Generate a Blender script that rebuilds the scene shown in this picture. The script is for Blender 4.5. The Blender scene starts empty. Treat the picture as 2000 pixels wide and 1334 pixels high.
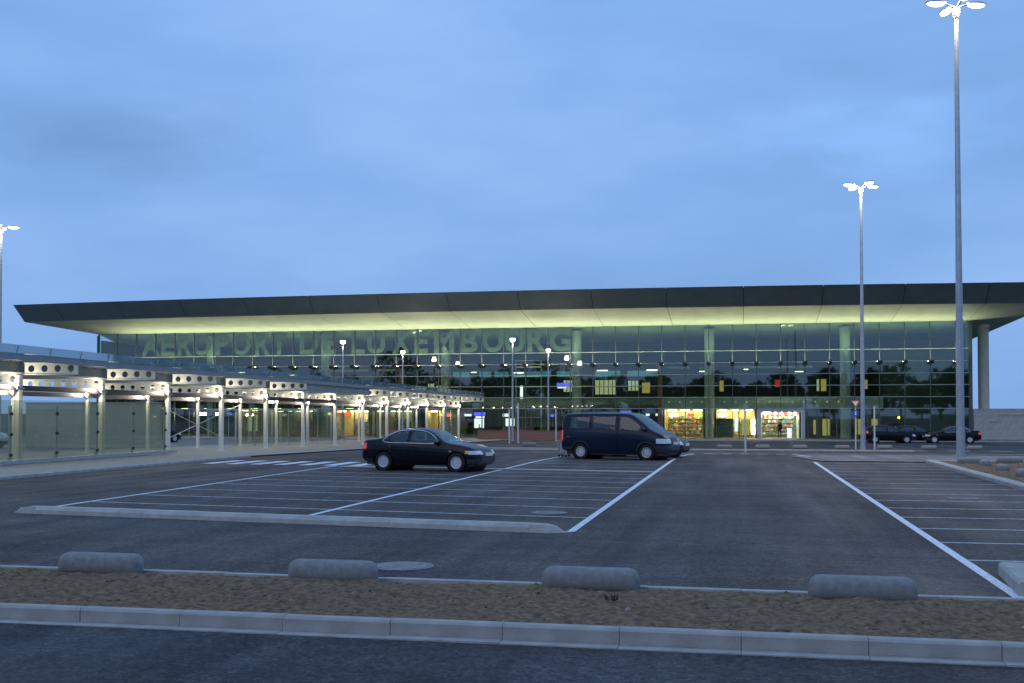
import bpy, bmesh, math, random
import numpy as np
from mathutils import Vector, Matrix
random.seed(7); rng = np.random.default_rng(7)
R = math.radians
scene = bpy.context.scene
col = scene.collection

# ------------------------------------------------------------------ camera
EYE = 1.95
cam = bpy.data.cameras.new('camera'); cam.sensor_width = 36.0
cam.lens = 2150 / 2000 * 36.0
cam.shift_y = 83 / 2000
cam.clip_start = 0.1; cam.clip_end = 6000
camo = bpy.data.objects.new('camera', cam); col.objects.link(camo)
camo.location = (0, 0, EYE)
camo.rotation_euler = (math.pi / 2 + math.atan(56 / 2150), 0, math.atan(445 / 2150))
scene.camera = camo

# ------------------------------------------------------------------ world, sun, exposure
SUN_EL, SUN_AZ = R(1.5), R(200)
world = bpy.data.worlds.new('World'); scene.world = world; world.use_nodes = True
wn, wl = world.node_tree.nodes, world.node_tree.links
wn.clear()
def wnode(t, **k):
    n = wn.new(t)
    for a, b in k.items(): setattr(n, a, b)
    return n
sky = wnode('ShaderNodeTexSky', sky_type='NISHITA', sun_disc=False, sun_elevation=SUN_EL, sun_rotation=SUN_AZ,
            altitude=300, air_density=1.2, dust_density=0.4, ozone_density=3.0)
tint = wnode('ShaderNodeMix', data_type='RGBA', blend_type='MIX')      # thin high cloud veil over the clear dusk sky
tc = wnode('ShaderNodeTexCoord'); mp = wnode('ShaderNodeMapping'); mp.inputs['Scale'].default_value = (1.0, 1.0, 3.2)
n1 = wnode('ShaderNodeTexNoise'); n1.inputs['Scale'].default_value = 2.6; n1.inputs['Detail'].default_value = 7; n1.inputs['Roughness'].default_value = 0.52
mp.inputs['Location'].default_value = (3.1, 0.4, 1.7)
cr = wnode('ShaderNodeValToRGB')
e = cr.color_ramp.elements
e[0].position = 0.30; e[0].color = (1.8, 3.5, 6.8, 1)
e[1].position = 0.72; e[1].color = (2.8, 4.75, 8.6, 1)
m_ = cr.color_ramp.elements.new(0.52); m_.color = (2.2, 4.15, 7.95, 1)
bg = wnode('ShaderNodeBackground'); bg.inputs['Strength'].default_value = 0.118
out = wnode('ShaderNodeOutputWorld')
wl.new(tc.outputs['Generated'], mp.inputs['Vector']); wl.new(mp.outputs['Vector'], n1.inputs['Vector'])
wl.new(n1.outputs['Fac'], cr.inputs['Fac'])
tint.inputs['Factor'].default_value = 0.86
wl.new(sky.outputs['Color'], tint.inputs['A']); wl.new(cr.outputs['Color'], tint.inputs['B'])
sx = wnode('ShaderNodeSeparateXYZ'); wl.new(tc.outputs['Generated'], sx.inputs[0])
zr_ = wnode('ShaderNodeMapRange'); wl.new(sx.outputs['Z'], zr_.inputs[0])
for i_, q_ in enumerate((0.0, 1.0, 0.97, 1.22)): zr_.inputs[i_ + 1].default_value = q_
sc_ = wnode('ShaderNodeVectorMath', operation='SCALE'); wl.new(tint.outputs['Result'], sc_.inputs[0]); wl.new(zr_.outputs[0], sc_.inputs['Scale'])
n2 = wnode('ShaderNodeTexNoise'); n2.inputs['Scale'].default_value = 9; n2.inputs['Detail'].default_value = 6; wl.new(mp.outputs['Vector'], n2.inputs['Vector'])
def cloud(src, centre, r_in, r_out, gain, flat):         # one drifting cloud with a ragged, noise-warped edge
    w_ = wnode('ShaderNodeVectorMath', operation='MULTIPLY_ADD'); wl.new(n2.outputs['Color'], w_.inputs[0]); w_.inputs[1].default_value = (.16, .16, .10); wl.new(tc.outputs['Generated'], w_.inputs[2])
    d_ = wnode('ShaderNodeVectorMath', operation='SUBTRACT'); wl.new(w_.outputs[0], d_.inputs[0]); d_.inputs[1].default_value = tuple(c + o for c, o in zip(centre, (.08, .08, .05)))
    f_ = wnode('ShaderNodeVectorMath', operation='MULTIPLY'); wl.new(d_.outputs[0], f_.inputs[0]); f_.inputs[1].default_value = (1, 1, flat)
    l_ = wnode('ShaderNodeVectorMath', operation='LENGTH'); wl.new(f_.outputs[0], l_.inputs[0])
    r_ = wnode('ShaderNodeMapRange', interpolation_type='SMOOTHSTEP'); wl.new(l_.outputs['Value'], r_.inputs[0])
    for i_, q_ in enumerate((r_in, r_out, gain, 1.0)): r_.inputs[i_ + 1].default_value = q_
    o_ = wnode('ShaderNodeVectorMath', operation='SCALE'); wl.new(src, o_.inputs[0]); wl.new(r_.outputs[0], o_.inputs['Scale']); return o_.outputs[0]
c_ = cloud(sc_.outputs[0], (-.492, .840, .229), .02, .105, .87, 2.4)
c_ = cloud(c_, (.105, .967, .236), .01, .16, 1.14, 4.0)
wl.new(c_, bg.inputs['Color']); wl.new(bg.outputs['Background'], out.inputs['Surface'])
sl = bpy.data.lights.new('sun', 'SUN'); sl.energy = 0.30; sl.angle = R(40); sl.color = (1.0, 0.74, 0.48)      # soft afterglow in the west, behind the viewer
so = bpy.data.objects.new('sun', sl); col.objects.link(so); so.rotation_euler = (R(60), 0, R(-25)); so.location = (0, -20, 60)
vs = scene.view_settings; vs.view_transform = 'Standard'; vs.look = 'None'; vs.exposure = 0.0; vs.gamma = 1.0
scene.cycles.use_denoising = True
scene.cycles.max_bounces = 8; scene.cycles.transparent_max_bounces = 24; scene.cycles.diffuse_bounces = 3; scene.cycles.glossy_bounces = 4
scene.cycles.sample_clamp_indirect = 4.0; scene.cycles.caustics_reflective = False; scene.cycles.caustics_refractive = False

# ------------------------------------------------------------------ materials
MATS = {}
def mat(name, base, rough=0.6, metal=0.0, var=0.0, scale=6.0, bump=0.0, bscale=None, stretch=None, emit=None, estr=0.0,
        coat=0.0, spec=0.5, extra=None, detail=6):
    m = bpy.data.materials.new(name); m.use_nodes = True; MATS[name] = m
    nt = m.node_tree; b = nt.nodes['Principled BSDF']
    b.inputs['Base Color'].default_value = (*base, 1); b.inputs['Roughness'].default_value = rough
    b.inputs['Metallic'].default_value = metal; b.inputs['Specular IOR Level'].default_value = spec
    b.inputs['Coat Weight'].default_value = coat; b.inputs['Coat Roughness'].default_value = 0.04
    if emit: b.inputs['Emission Color'].default_value = (*emit, 1); b.inputs['Emission Strength'].default_value = estr
    t = nt.nodes.new('ShaderNodeTexCoord'); mpn = nt.nodes.new('ShaderNodeMapping')
    nt.links.new(t.outputs['Object'], mpn.inputs['Vector'])
    if stretch: mpn.inputs['Scale'].default_value = stretch
    if var:
        n = nt.nodes.new('ShaderNodeTexNoise'); n.inputs['Scale'].default_value = scale; n.inputs['Detail'].default_value = detail
        nt.links.new(mpn.outputs['Vector'], n.inputs['Vector'])
        mr = nt.nodes.new('ShaderNodeMapRange'); mr.inputs[1].default_value = .3; mr.inputs[2].default_value = .7
        mr.inputs[3].default_value = 1 - var; mr.inputs[4].default_value = 1 + var
        nt.links.new(n.outputs['Fac'], mr.inputs[0])
        mx = nt.nodes.new('ShaderNodeVectorMath'); mx.operation = 'SCALE'; mx.inputs[0].default_value = base
        nt.links.new(mr.outputs[0], mx.inputs['Scale']); nt.links.new(mx.outputs[0], b.inputs['Base Color'])
    if bump:
        n = nt.nodes.new('ShaderNodeTexNoise'); n.inputs['Scale'].default_value = bscale or 60; n.inputs['Detail'].default_value = 4
        nt.links.new(mpn.outputs['Vector'], n.inputs['Vector'])
        bp = nt.nodes.new('ShaderNodeBump'); bp.inputs['Strength'].default_value = bump; bp.inputs['Distance'].default_value = 0.02
        nt.links.new(n.outputs['Fac'], bp.inputs['Height']); nt.links.new(bp.outputs[0], b.inputs['Normal'])
    return m

def asphalt(name, base, dark, light):
    m = bpy.data.materials.new(name); m.use_nodes = True; MATS[name] = m
    nt = m.node_tree; b = nt.nodes['Principled BSDF']; L = nt.links.new; b.inputs['Specular IOR Level'].default_value = .18
    t = nt.nodes.new('ShaderNodeTexCoord')
    def noise(sc, stretch, det=5, rough=.55):
        mp_ = nt.nodes.new('ShaderNodeMapping'); mp_.inputs['Scale'].default_value = stretch
        L(t.outputs['Object'], mp_.inputs['Vector'])
        n = nt.nodes.new('ShaderNodeTexNoise'); n.inputs['Scale'].default_value = sc; n.inputs['Detail'].default_value = det; n.inputs['Roughness'].default_value = rough
        n.inputs['Distortion'].default_value = .3
        L(mp_.outputs[0], n.inputs['Vector']); return n.outputs['Fac']
    def rng_(v, a, b_, c, d):
        r = nt.nodes.new('ShaderNodeMapRange'); L(v, r.inputs[0])
        for i, q in enumerate((a, b_, c, d)): r.inputs[i + 1].default_value = q
        return r.outputs[0]
    def mul(a, b_):
        q = nt.nodes.new('ShaderNodeMath'); q.operation = 'MULTIPLY'; L(a, q.inputs[0]); L(b_, q.inputs[1]); return q.outputs[0]
    broad = rng_(noise(.22, (1, 1, 1)), .3, .7, dark - .08, light + .06)
    tracks = rng_(noise(1.0, (1.6, .06, 1), 3), .38, .72, .84, 1.42)
    cross = rng_(noise(1.0, (.12, 1.5, 1), 3), .42, .75, .90, 1.32)
    grain = rng_(noise(26, (1, 1, 1), 6, .95), .36, .64, .45, 1.6)
    grit = rng_(noise(14, (1, 1, 1), 4, .7), .3, .7, .74, 1.26)
    def specks(sc, lo, hi):                              # individual stones of the aggregate
        vo = nt.nodes.new('ShaderNodeTexVoronoi'); vo.inputs['Scale'].default_value = sc; L(t.outputs['Object'], vo.inputs['Vector'])
        sp = nt.nodes.new('ShaderNodeSeparateColor'); L(vo.outputs['Color'], sp.inputs[0]); return rng_(sp.outputs[0], 0, 1, lo, hi)
    f = mul(mul(mul(broad, tracks), mul(grain, grit)), mul(cross, mul(specks(34, .55, 1.45), specks(11, .8, 1.2))))
    mx = nt.nodes.new('ShaderNodeVectorMath'); mx.operation = 'SCALE'; mx.inputs[0].default_value = base
    L(f, mx.inputs['Scale']); L(mx.outputs[0], b.inputs['Base Color'])
    L(rng_(noise(.5, (1, .25, 1)), .3, .7, .55, .85), b.inputs['Roughness'])
    bp = nt.nodes.new('ShaderNodeBump'); bp.inputs['Strength'].default_value = .5; bp.inputs['Distance'].default_value = .01
    L(noise(70, (1, 1, 1), 3, .7), bp.inputs['Height']); L(bp.outputs[0], b.inputs['Normal'])
    return m

def glassm(name, tint, refl=0.12, rough=0.02, film=None, filmamt=0.0):
    # thin sheet glass: tinted see-through, Fresnel mirror, optional grey film that catches light
    m = bpy.data.materials.new(name); m.use_nodes = True; MATS[name] = m
    nt = m.node_tree; nt.nodes.clear(); L = nt.links.new
    o = nt.nodes.new('ShaderNodeOutputMaterial'); tr = nt.nodes.new('ShaderNodeBsdfTransparent'); tr.inputs[0].default_value = (*tint, 1)
    gl = nt.nodes.new('ShaderNodeBsdfGlossy'); gl.inputs['Roughness'].default_value = rough; gl.inputs[0].default_value = (.92, .97, .95, 1)
    ge = nt.nodes.new('ShaderNodeNewGeometry'); dp = nt.nodes.new('ShaderNodeVectorMath'); dp.operation = 'DOT_PRODUCT'
    L(ge.outputs['Normal'], dp.inputs[0]); L(ge.outputs['Incoming'], dp.inputs[1])
    def mth(op, a, b=None):
        q = nt.nodes.new('ShaderNodeMath'); q.operation = op
        for k_, v_ in enumerate((a, b)):
            if v_ is None: continue
            if isinstance(v_, (int, float)): q.inputs[k_].default_value = v_
            else: L(v_, q.inputs[k_])
        return q.outputs[0]
    sch = mth('POWER', mth('SUBTRACT', 1.0, mth('ABSOLUTE', dp.outputs['Value'])), 5.0)      # Schlick, the same from both sides
    mx = nt.nodes.new('ShaderNodeMixShader'); L(mth('ADD', mth('MULTIPLY', sch, 1 - refl), refl), mx.inputs[0])
    base = tr.outputs[0]
    if filmamt:
        df = nt.nodes.new('ShaderNodeBsdfDiffuse'); df.inputs[0].default_value = (*film, 1)
        m2 = nt.nodes.new('ShaderNodeMixShader'); m2.inputs[0].default_value = filmamt
        L(tr.outputs[0], m2.inputs[1]); L(df.outputs[0], m2.inputs[2]); base = m2.outputs[0]
    L(base, mx.inputs[1]); L(gl.outputs[0], mx.inputs[2]); L(mx.outputs[0], o.inputs[0])
    return m

asphalt('asphalt', (.064, .054, .048), .82, 1.2)
asphalt('asphalt_road', (.050, .046, .045), .85, 1.15)
asphalt('asphalt_pale', (.16, .15, .14), .85, 1.15)
mat('field', (.07, .085, .045), .95, var=.3, scale=.4)
mat('soil', (.185, .112, .057), .95, var=.6, scale=13, bump=1.0, bscale=55, detail=9)
mat('pebble', (.26, .22, .18), .9, var=.4, scale=3)
mat('concrete', (.40, .37, .33), .85, var=.16, scale=5, bump=.35, bscale=70)
mat('concrete_dark', (.225, .222, .21), .85, var=.16, scale=14, bump=.3, bscale=60)
mat('kerb_concrete', (.35, .325, .295), .85, var=.18, scale=4, bump=.3, bscale=70)
mat('paving', (.33, .30, .25), .85, var=.14, scale=3, bump=.25, bscale=50)
mat('white_paint', (.70, .71, .73), .6, var=.28, scale=16, detail=10)
mat('worn_paint', (.44, .45, .47), .65, var=.5, scale=9, detail=10)
mat('yellow_paint', (.42, .34, .14), .65, var=.25, scale=7)
mat('iron', (.30, .27, .25), .7, metal=.2, var=.25, scale=14, bump=.4, bscale=50)
mat('galvanised', (.42, .45, .48), .45, metal=.55, var=.12, scale=5)
mat('white_post', (.62, .62, .60), .5, var=.08, scale=6)
mat('canopy_steel', (.72, .71, .64), .5, var=.07, scale=4)
mat('canopy_grey', (.26, .28, .30), .5, var=.1, scale=3)
mat('rail_dark', (.055, .045, .045), .45, var=.1, scale=3)
mat('fascia_metal', (.165, .205, .19), .55, metal=.0, var=.1, scale=.8, bump=.05, bscale=30)
mat('soffit_metal', (.56, .58, .52), .55, var=.06, scale=.7)
mat('mullion_metal', (.11, .13, .13), .4, metal=.3)
mat('transom_metal', (.42, .47, .44), .4, metal=.3)
mat('column_concrete', (.52, .53, .46), .75, var=.08, scale=2)
mat('interior_floor', (.20, .20, .18), .3, var=.1, scale=1)
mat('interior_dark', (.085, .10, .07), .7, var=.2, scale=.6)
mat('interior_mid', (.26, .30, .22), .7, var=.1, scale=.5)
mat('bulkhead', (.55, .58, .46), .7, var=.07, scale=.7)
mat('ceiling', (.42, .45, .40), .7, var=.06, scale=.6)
mat('letter', (.20, .23, .15), .6)
mat('orange_panel', (.42, .17, .05), .6, var=.1, scale=2)
mat('stone_wall', (.46, .45, .42), .85, var=.12, scale=3, bump=.2, bscale=40)
mat('plaster_wall', (.45, .44, .36), .9, var=.07, scale=2, bump=.1, bscale=40)
mat('brick_red', (.26, .13, .10), .8, var=.2, scale=4)
mat('portal_frame', (.42, .47, .54), .5, var=.06, scale=3)
mat('black_plastic', (.018, .019, .02), .5)
mat('dark_trim', (.03, .033, .036), .45)
mat('tyre', (.014, .014, .015), .85, bump=.2, bscale=50)
mat('rim', (.62, .64, .68), .38, metal=.25)
mat('rim_shade', (.11, .115, .12), .45, metal=.2)
mat('chrome', (.72, .75, .78), .22, metal=.9)
mat('paint_black', (.004, .006, .011), .3, coat=.3, spec=.12)
mat('paint_navy', (.005, .013, .036), .3, coat=.3, spec=.12)
mat('paint_dark', (.006, .007, .008), .3, coat=.3, spec=.12)
mat('paint_silver', (.40, .45, .50), .35, metal=.4, coat=.8)
mat('red_lens', (.55, .03, .015), .2, coat=1.0, emit=(1, .06, .02), estr=.25)
mat('amber_lens', (.75, .35, .1), .2, coat=1.0)
mat('clear_lens', (.62, .66, .72), .12, coat=1.0)
mat('seat_cloth', (.10, .10, .11), .9)
mat('plate_white', (.7, .7, .66), .5)
mat('skin', (.38, .23, .16), .6)
mat('cloth_dark', (.012, .012, .014), .9, var=.2, scale=12)
mat('cloth_red', (.10, .02, .02), .9)
mat('leaf', (.035, .05, .022), .8, var=.4, scale=.8)
mat('bark', (.05, .04, .03), .9)
mat('shelf_wood', (.42, .33, .20), .6, var=.15, scale=3)
mat('sign_red', (.45, .10, .08), .5); mat('sign_blue', (.03, .08, .45), .5); mat('sign_white', (.8, .8, .8), .5)
def emi(name, c, s): return mat(name, tuple(min(.8, q) for q in c), .5, emit=c, estr=s)
emi('lamp_white', (1.0, .90, .74), 9)
emi('lamp_small', (1.0, .88, .72), 10)
emi('lamp_canopy', (1.0, .88, .70), 12)
emi('lamp_uplight', (.90, 1.0, .58), 350)
emi('tube_warm', (1.0, .78, .38), 42)
emi('tube_white', (1.0, .90, .74), 60)
emi('downlight_dim', (1.0, .95, .8), .9)
emi('tube_dim', (.80, .88, .5), 7)
emi('panel_yellow', (1.0, .72, .16), .32)
emi('panel_pale', (.85, .90, .50), .42)
emi('panel_teal', (.10, .32, .45), .45)
emi('sign_blue_lit', (.10, .12, .95), 1.5)
emi('sign_red_lit', (1.0, .10, .03), 1.7)
emi('sign_red_dim', (1.0, .08, .05), .32)
emi('sign_green_lit', (.65, 1.0, .15), 1.5)
emi('screen_white', (.90, .92, 1.0), 1.5)
emi('amber_glow', (1.0, .45, .06), 6)
glassm('facade_glass', (.82, .90, .83), .088)
glassm('canopy_glass', (.80, .88, .86), .10, film=(.45, .55, .58), filmamt=.18)
glassm('fascia_glass', (.5, .62, .66), .30, film=(.40, .56, .62), filmamt=.5)
glassm('screen_glass', (.88, .91, .82), .04, film=(.48, .47, .33), filmamt=.15)
glassm('car_glass', (.42, .48, .52), .08)

# ------------------------------------------------------------------ mesh helpers
def lamp_light(parent, loc, power, color, radius, spot=None):
    l = bpy.data.lights.new('lamp_light', 'SPOT' if spot else 'POINT'); l.energy = power; l.color = color; l.shadow_soft_size = radius
    if spot: l.spot_size = R(spot); l.spot_blend = .6
    o = bpy.data.objects.new('lamp_light', l); col.objects.link(o); o.parent = parent; o.location = loc; return o
class MB:
    def __init__(s): s.v = []; s.f = []
    def add(s, v, f):
        n = len(s.v); s.v += [tuple(q) for q in v]; s.f += [tuple(i + n for i in q) for q in f]; return s
    def box(s, x0, x1, y0, y1, z0, z1, rz=0, c=None):
        v = [(x0, y0, z0), (x1, y0, z0), (x1, y1, z0), (x0, y1, z0), (x0, y0, z1), (x1, y0, z1), (x1, y1, z1), (x0, y1, z1)]
        if rz:
            cx, cy = c or ((x0 + x1) / 2, (y0 + y1) / 2); ca, sa = math.cos(rz), math.sin(rz)
            v = [(cx + (x - cx) * ca - (y - cy) * sa, cy + (x - cx) * sa + (y - cy) * ca, z) for x, y, z in v]
        return s.add(v, [(0, 3, 2, 1), (4, 5, 6, 7), (0, 1, 5, 4), (1, 2, 6, 5), (2, 3, 7, 6), (3, 0, 4, 7)])
    def tube(s, pts, r, n=10, caps=True):
        pts = [Vector(p) for p in pts]; rs = r if isinstance(r, (list, tuple)) else [r] * len(pts)
        rings = []
        for i, p in enumerate(pts):
            d = (pts[min(i + 1, len(pts) - 1)] - pts[max(i - 1, 0)]).normalized()
            a = d.orthogonal().normalized() if abs(d.z) < .99 else Vector((1, 0, 0)); a = (a - d * a.dot(d)).normalized(); b = d.cross(a)
            rings.append([p + (a * math.cos(2 * math.pi * k / n) + b * math.sin(2 * math.pi * k / n)) * rs[i] for k in range(n)])
        v = [q for ring in rings for q in ring]; f = []
        for i in range(len(pts) - 1):
            for k in range(n): f.append((i * n + k, i * n + (k + 1) % n, (i + 1) * n + (k + 1) % n, (i + 1) * n + k))
        if caps: f += [tuple(range(n - 1, -1, -1)), tuple((len(pts) - 1) * n + k for k in range(n))]
        return s.add(v, f)
    def lathe(s, prof, n=24, axis='z', c=(0, 0, 0), close=False):
        v = []; f = []
        for (r, h) in prof:
            for k in range(n):
                a = 2 * math.pi * k / n; p = (r * math.cos(a), r * math.sin(a), h)
                if axis == 'y': p = (p[0], p[2], p[1])
                if axis == 'x': p = (p[2], p[0], p[1])
                v.append((p[0] + c[0], p[1] + c[1], p[2] + c[2]))
        m = len(prof)
        for i in range(m if close else m - 1):
            for k in range(n): f.append((i * n + k, i * n + (k + 1) % n, ((i + 1) % m) * n + (k + 1) % n, ((i + 1) % m) * n + k))
        if not close: f += [tuple(range(n - 1, -1, -1)), tuple((m - 1) * n + k for k in range(n))]
        return s.add(v, f)
    def prism(s, poly, d0, d1, axis='y'):
        def P(p, d): return {'y': (p[0], d, p[1]), 'x': (d, p[0], p[1]), 'z': (p[0], p[1], d)}[axis]
        n = len(poly); v = [P(p, d0) for p in poly] + [P(p, d1) for p in poly]
        return s.add(v, [tuple(range(n)), tuple(range(2 * n - 1, n - 1, -1))] + [(i, n + i, n + (i + 1) % n, (i + 1) % n) for i in range(n)])
    def sphere(s, c, r, n=8, sz=(1, 1, 1)):
        prof = [(max(1e-4, math.sin(math.pi * i / n)) * r, -math.cos(math.pi * i / n) * r) for i in range(n + 1)]
        q = MB().lathe(prof, n * 2); return s.add([(c[0] + x * sz[0], c[1] + y * sz[1], c[2] + z * sz[2]) for x, y, z in q.v], q.f)
    def mesh(s, name, m, smooth=False):
        me = bpy.data.meshes.new(name); me.from_pydata(s.v, [], s.f)
        bm = bmesh.new(); bm.from_mesh(me); bmesh.ops.recalc_face_normals(bm, faces=bm.faces); bm.to_mesh(me); bm.free()
        if m: me.materials.append(MATS[m])
        if smooth: me.shade_smooth() if smooth is True else me.set_sharp_from_angle(angle=R(smooth))
        if smooth and smooth is not True:
            for p in me.polygons: p.use_smooth = True
        return me
    def build(s, name, m, parent=None, smooth=False, loc=None, rz=0):
        return link(name, s.mesh(name, m, smooth), parent, loc, rz)
def link(name, data, parent=None, loc=None, rz=0):
    o = bpy.data.objects.new(name, data); col.objects.link(o)
    if parent: o.parent = parent
    if loc: o.location = loc
    if rz: o.rotation_euler.z = rz
    return o
def tag(o, label=None, cat=None, group=None, kind=None):
    if label: o['label'] = label
    if cat: o['category'] = cat
    if group: o['group'] = group
    if kind: o['kind'] = kind
    return o
def empty(name, loc, rz=0):
    o = bpy.data.objects.new(name, None); col.objects.link(o); o.location = loc; o.rotation_euler.z = rz; o.empty_display_size = .3; return o
def dup(o, loc=None, rz=None, parent=None):
    c = o.copy(); col.objects.link(c)
    if parent: c.parent = parent
    if loc is not None: c.location = loc
    if rz is not None: c.rotation_euler.z = rz
    for ch in list(o.children): dup(ch, parent=c)
    return c
def zg(y):                                   # the ground: level car park, then falling gently to the terminal forecourt
    return 0.0 if y < 45 else -0.0112 * (min(y, 112) - 45)
def strip_pts(poly_l, off):                  # drape helper
    return [(x, y, zg(y) + off) for x, y in poly_l]
def sheet(name, x0, x1, y0, y1, off, m, parent=None, kind='structure', skew=0.0):
    ys = sorted({y0, y1, *[b for b in (45, 112) if y0 < b < y1]})
    v = []; f = []
    for y in ys: v += [(x0, y - skew * 0, zg(y) + off), (x1, y, zg(y) + off)]
    for i in range(len(ys) - 1): f.append((2 * i, 2 * i + 1, 2 * i + 3, 2 * i + 2))
    o = MB().add(v, f).build(name, m, parent)
    if kind and not parent: o['kind'] = kind
    return o
def quad(name, pts, off, m, parent=None):
    o = MB().add(strip_pts(pts, off), [tuple(range(len(pts)))]).build(name, m, parent)
    if not parent: o['kind'] = 'structure'
    return o
def line(pa, pb, w, off, m, parent, name='painted_line'):
    a, b = Vector(pa), Vector(pb); d = (b - a).normalized(); n = Vector((-d.y, d.x)) * w / 2
    segs = [a] + [a + (b - a) * ((br - a.y) / (b.y - a.y)) for br in (45,) if (a.y - br) * (b.y - br) < 0] + [b]
    v = []; f = []
    for q in segs: v += [(q.x + n.x, q.y + n.y, zg(q.y) + off), (q.x - n.x, q.y - n.y, zg(q.y) + off)]
    for i in range(len(segs) - 1): f.append((2 * i, 2 * i + 1, 2 * i + 3, 2 * i + 2))
    return MB().add(v, f).build(name, m, parent)

# ------------------------------------------------------------------ ground
gr = MB()
gy = [-400, 45, 112, 2500]
for y in gy: gr.v += [(-2500, y, zg(y) - .012), (2500, y, zg(y) - .012)]
gr.f = [(2 * i, 2 * i + 1, 2 * i + 3, 2 * i + 2) for i in range(3)]
tag(gr.build('ground', 'field'), kind='structure')
park = sheet('car_park', -21.1, 60, 12.15, 57.5, 0.0, 'asphalt')
road_near = sheet('road', -60, 60, -6, 9.1, 0.0, 'asphalt_road')
road_far = sheet('road', -80, 70, 57.5, 104, -.002, 'asphalt_road')
fore = sheet('forecourt_pavement', -90, 45, 104, 124, .05, 'asphalt_pale')
walk = sheet('pavement', -34, -21.1, 10, 112, .055, 'paving')
sheet('yard', -120, -34, 10, 104, .002, 'asphalt_pale')
strip_right = quad('pavement', [(3.2, 45.6), (9.2, 45.6), (9.2, 47.5), (14, 50.0), (14, 55.5), (3.4, 56.5), (2.2, 52.5)], .03, 'asphalt_pale')

# ------------------------------------------------------------------ painted lines, manholes
SK = -0.133                                    # the bays on the left run slightly oblique to the aisle
def skx(x, y0): return y0 + SK * (x + 2.75)
W1 = 'white_paint'
line((-2.72, 17.9), (-2.72, 47.3), .13, .005, W1, park)
line((2.87, 12.3), (2.87, 45.0), .13, .005, W1, park)
line((-8.0, 18.9), (-8.0, 50.0), .12, .005, W1, park)
line((-13.9, 20.0), (-14.5, 38.3), .12, .005, W1, park)
for k in range(8):
    y0 = 20.3 + 2.06 * k
    for xa, xb in ((-13.95 - .03 * k, -8.07), (-7.93, -2.79)):
        line((xa, skx(xa, y0)), (xb, skx(xb, y0)), .10, .005, 'worn_paint', park)
for k in range(3):
    y0 = 38.9 + 2.3 * k
    line((-7.93, skx(-7.93, y0)), (-2.79, skx(-2.79, y0)), .10, .005, 'worn_paint', park)
for k in range(15):
    y0 = 15.5 + 2.04 * k
    line((2.94, y0), (7.05, y0 + .05), .10, .005, 'worn_paint', park)
# pedestrian crossing beside the canopy
for k in range(7):
    x = -20.2 + 1.02 * k; y0 = 38.9 - .1 * k
    o = quad('crossing_stripe', [(x, y0), (x + .5, y0), (x + .5, y0 + 2.9), (x, y0 + 2.9)], .006, W1, park)
# give-way dashes and hatch lines at the far end of the aisle
for k in range(5):
    x = -1.75 + .88 * k
    quad('dash', [(x, 56.4), (x + .45, 56.5), (x + .45, 56.85), (x, 56.75)], .006, W1, park)
line((-2.7, 52.2), (-2.3, 56.0), .14, .006, W1, park); line((2.5, 56.0), (3.1, 51.6), .14, .036, W1, park)
for k in range(4): line((12.3 + k * 1.9, 51.0 + .3 * k), (13.3 + k * 1.9, 51.1 + .3 * k), .3, .036 if k < 1 else .006, W1, park)
for k in range(9): line((7.0 + k * 2.3, 66.5), (8.2 + k * 2.3, 66.5), .25, .012, W1, road_far)
line((-2.0, 58.6), (30, 59.4), .28, .012, 'yellow_paint', road_far)
line((-30, 62.8), (-3.0, 62.8), .22, .012, W1, road_far)
def manhole(x, y, r, lab):
    t = empty('manhole_cover', (x, y, 0))
    MB().lathe([(r, .002), (r, .010), (r * .82, .010), (r * .82, .004)], 36).build('frame', 'concrete_dark', t)
    MB().lathe([(r * .80, .003), (r * .80, .012), (.001, .012)], 36).build('lid', 'iron', t)
    for a in range(5): MB().box(-r * .6, r * .6, -r * .55 + a * r * .27, -r * .48 + a * r * .27, .0122, .016).build('rib', 'iron', t)
    tag(t, lab, 'manhole cover')
manhole(-4.2, 13.45, .40, 'round iron manhole cover in the lane beside the earth strip')
manhole(-3.65, 21.2, .36, 'pale round manhole cover inside a marked parking bay beside the aisle line')
manhole(4.95, 26.6, .36, 'round manhole cover in the right hand parking bays by the soil bed')

# ------------------------------------------------------------------ kerbs
def kerb_run(name, pa, pb, w, h, stone, m='kerb_concrete', z=0.0, parent=None, ch=.02, lean=0.0):
    root = empty(name, (pa[0], pa[1], z), math.atan2(pb[1] - pa[1], pb[0] - pa[0])); root['kind'] = 'structure'
    Lh = math.dist(pa, pb); n = max(1, round(Lh / stone)); s_ = Lh / n
    prof = [(-w / 2, -.08), (w / 2, -.08), (w / 2, h - ch), (w / 2 - ch, h), (-w / 2 + ch + lean, h), (-w / 2 + lean * .6, h - ch)]
    me = MB().prism(prof, .0025, s_ - .0025, 'x').mesh('kerb_stone', m)
    for i in range(n):
        o = link('kerb_stone', me, root, (i * s_, random.uniform(-.004, .004), random.uniform(-.004, .003)))
        o.rotation_euler.z = random.uniform(-.003, .003)
    return root
kerb_run('kerb', (-15.0, 9.27), (12.0, 9.38), .15, .14, 1.0)
kerb_run('gutter', (-15.0, 9.125), (12.0, 9.235), .12, .012, 1.0, 'concrete', ch=.003)
kerb_run('kerb', (-15.0, 12.23), (12.0, 12.09), .10, .05, 1.0, 'concrete', ch=.006)
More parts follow.
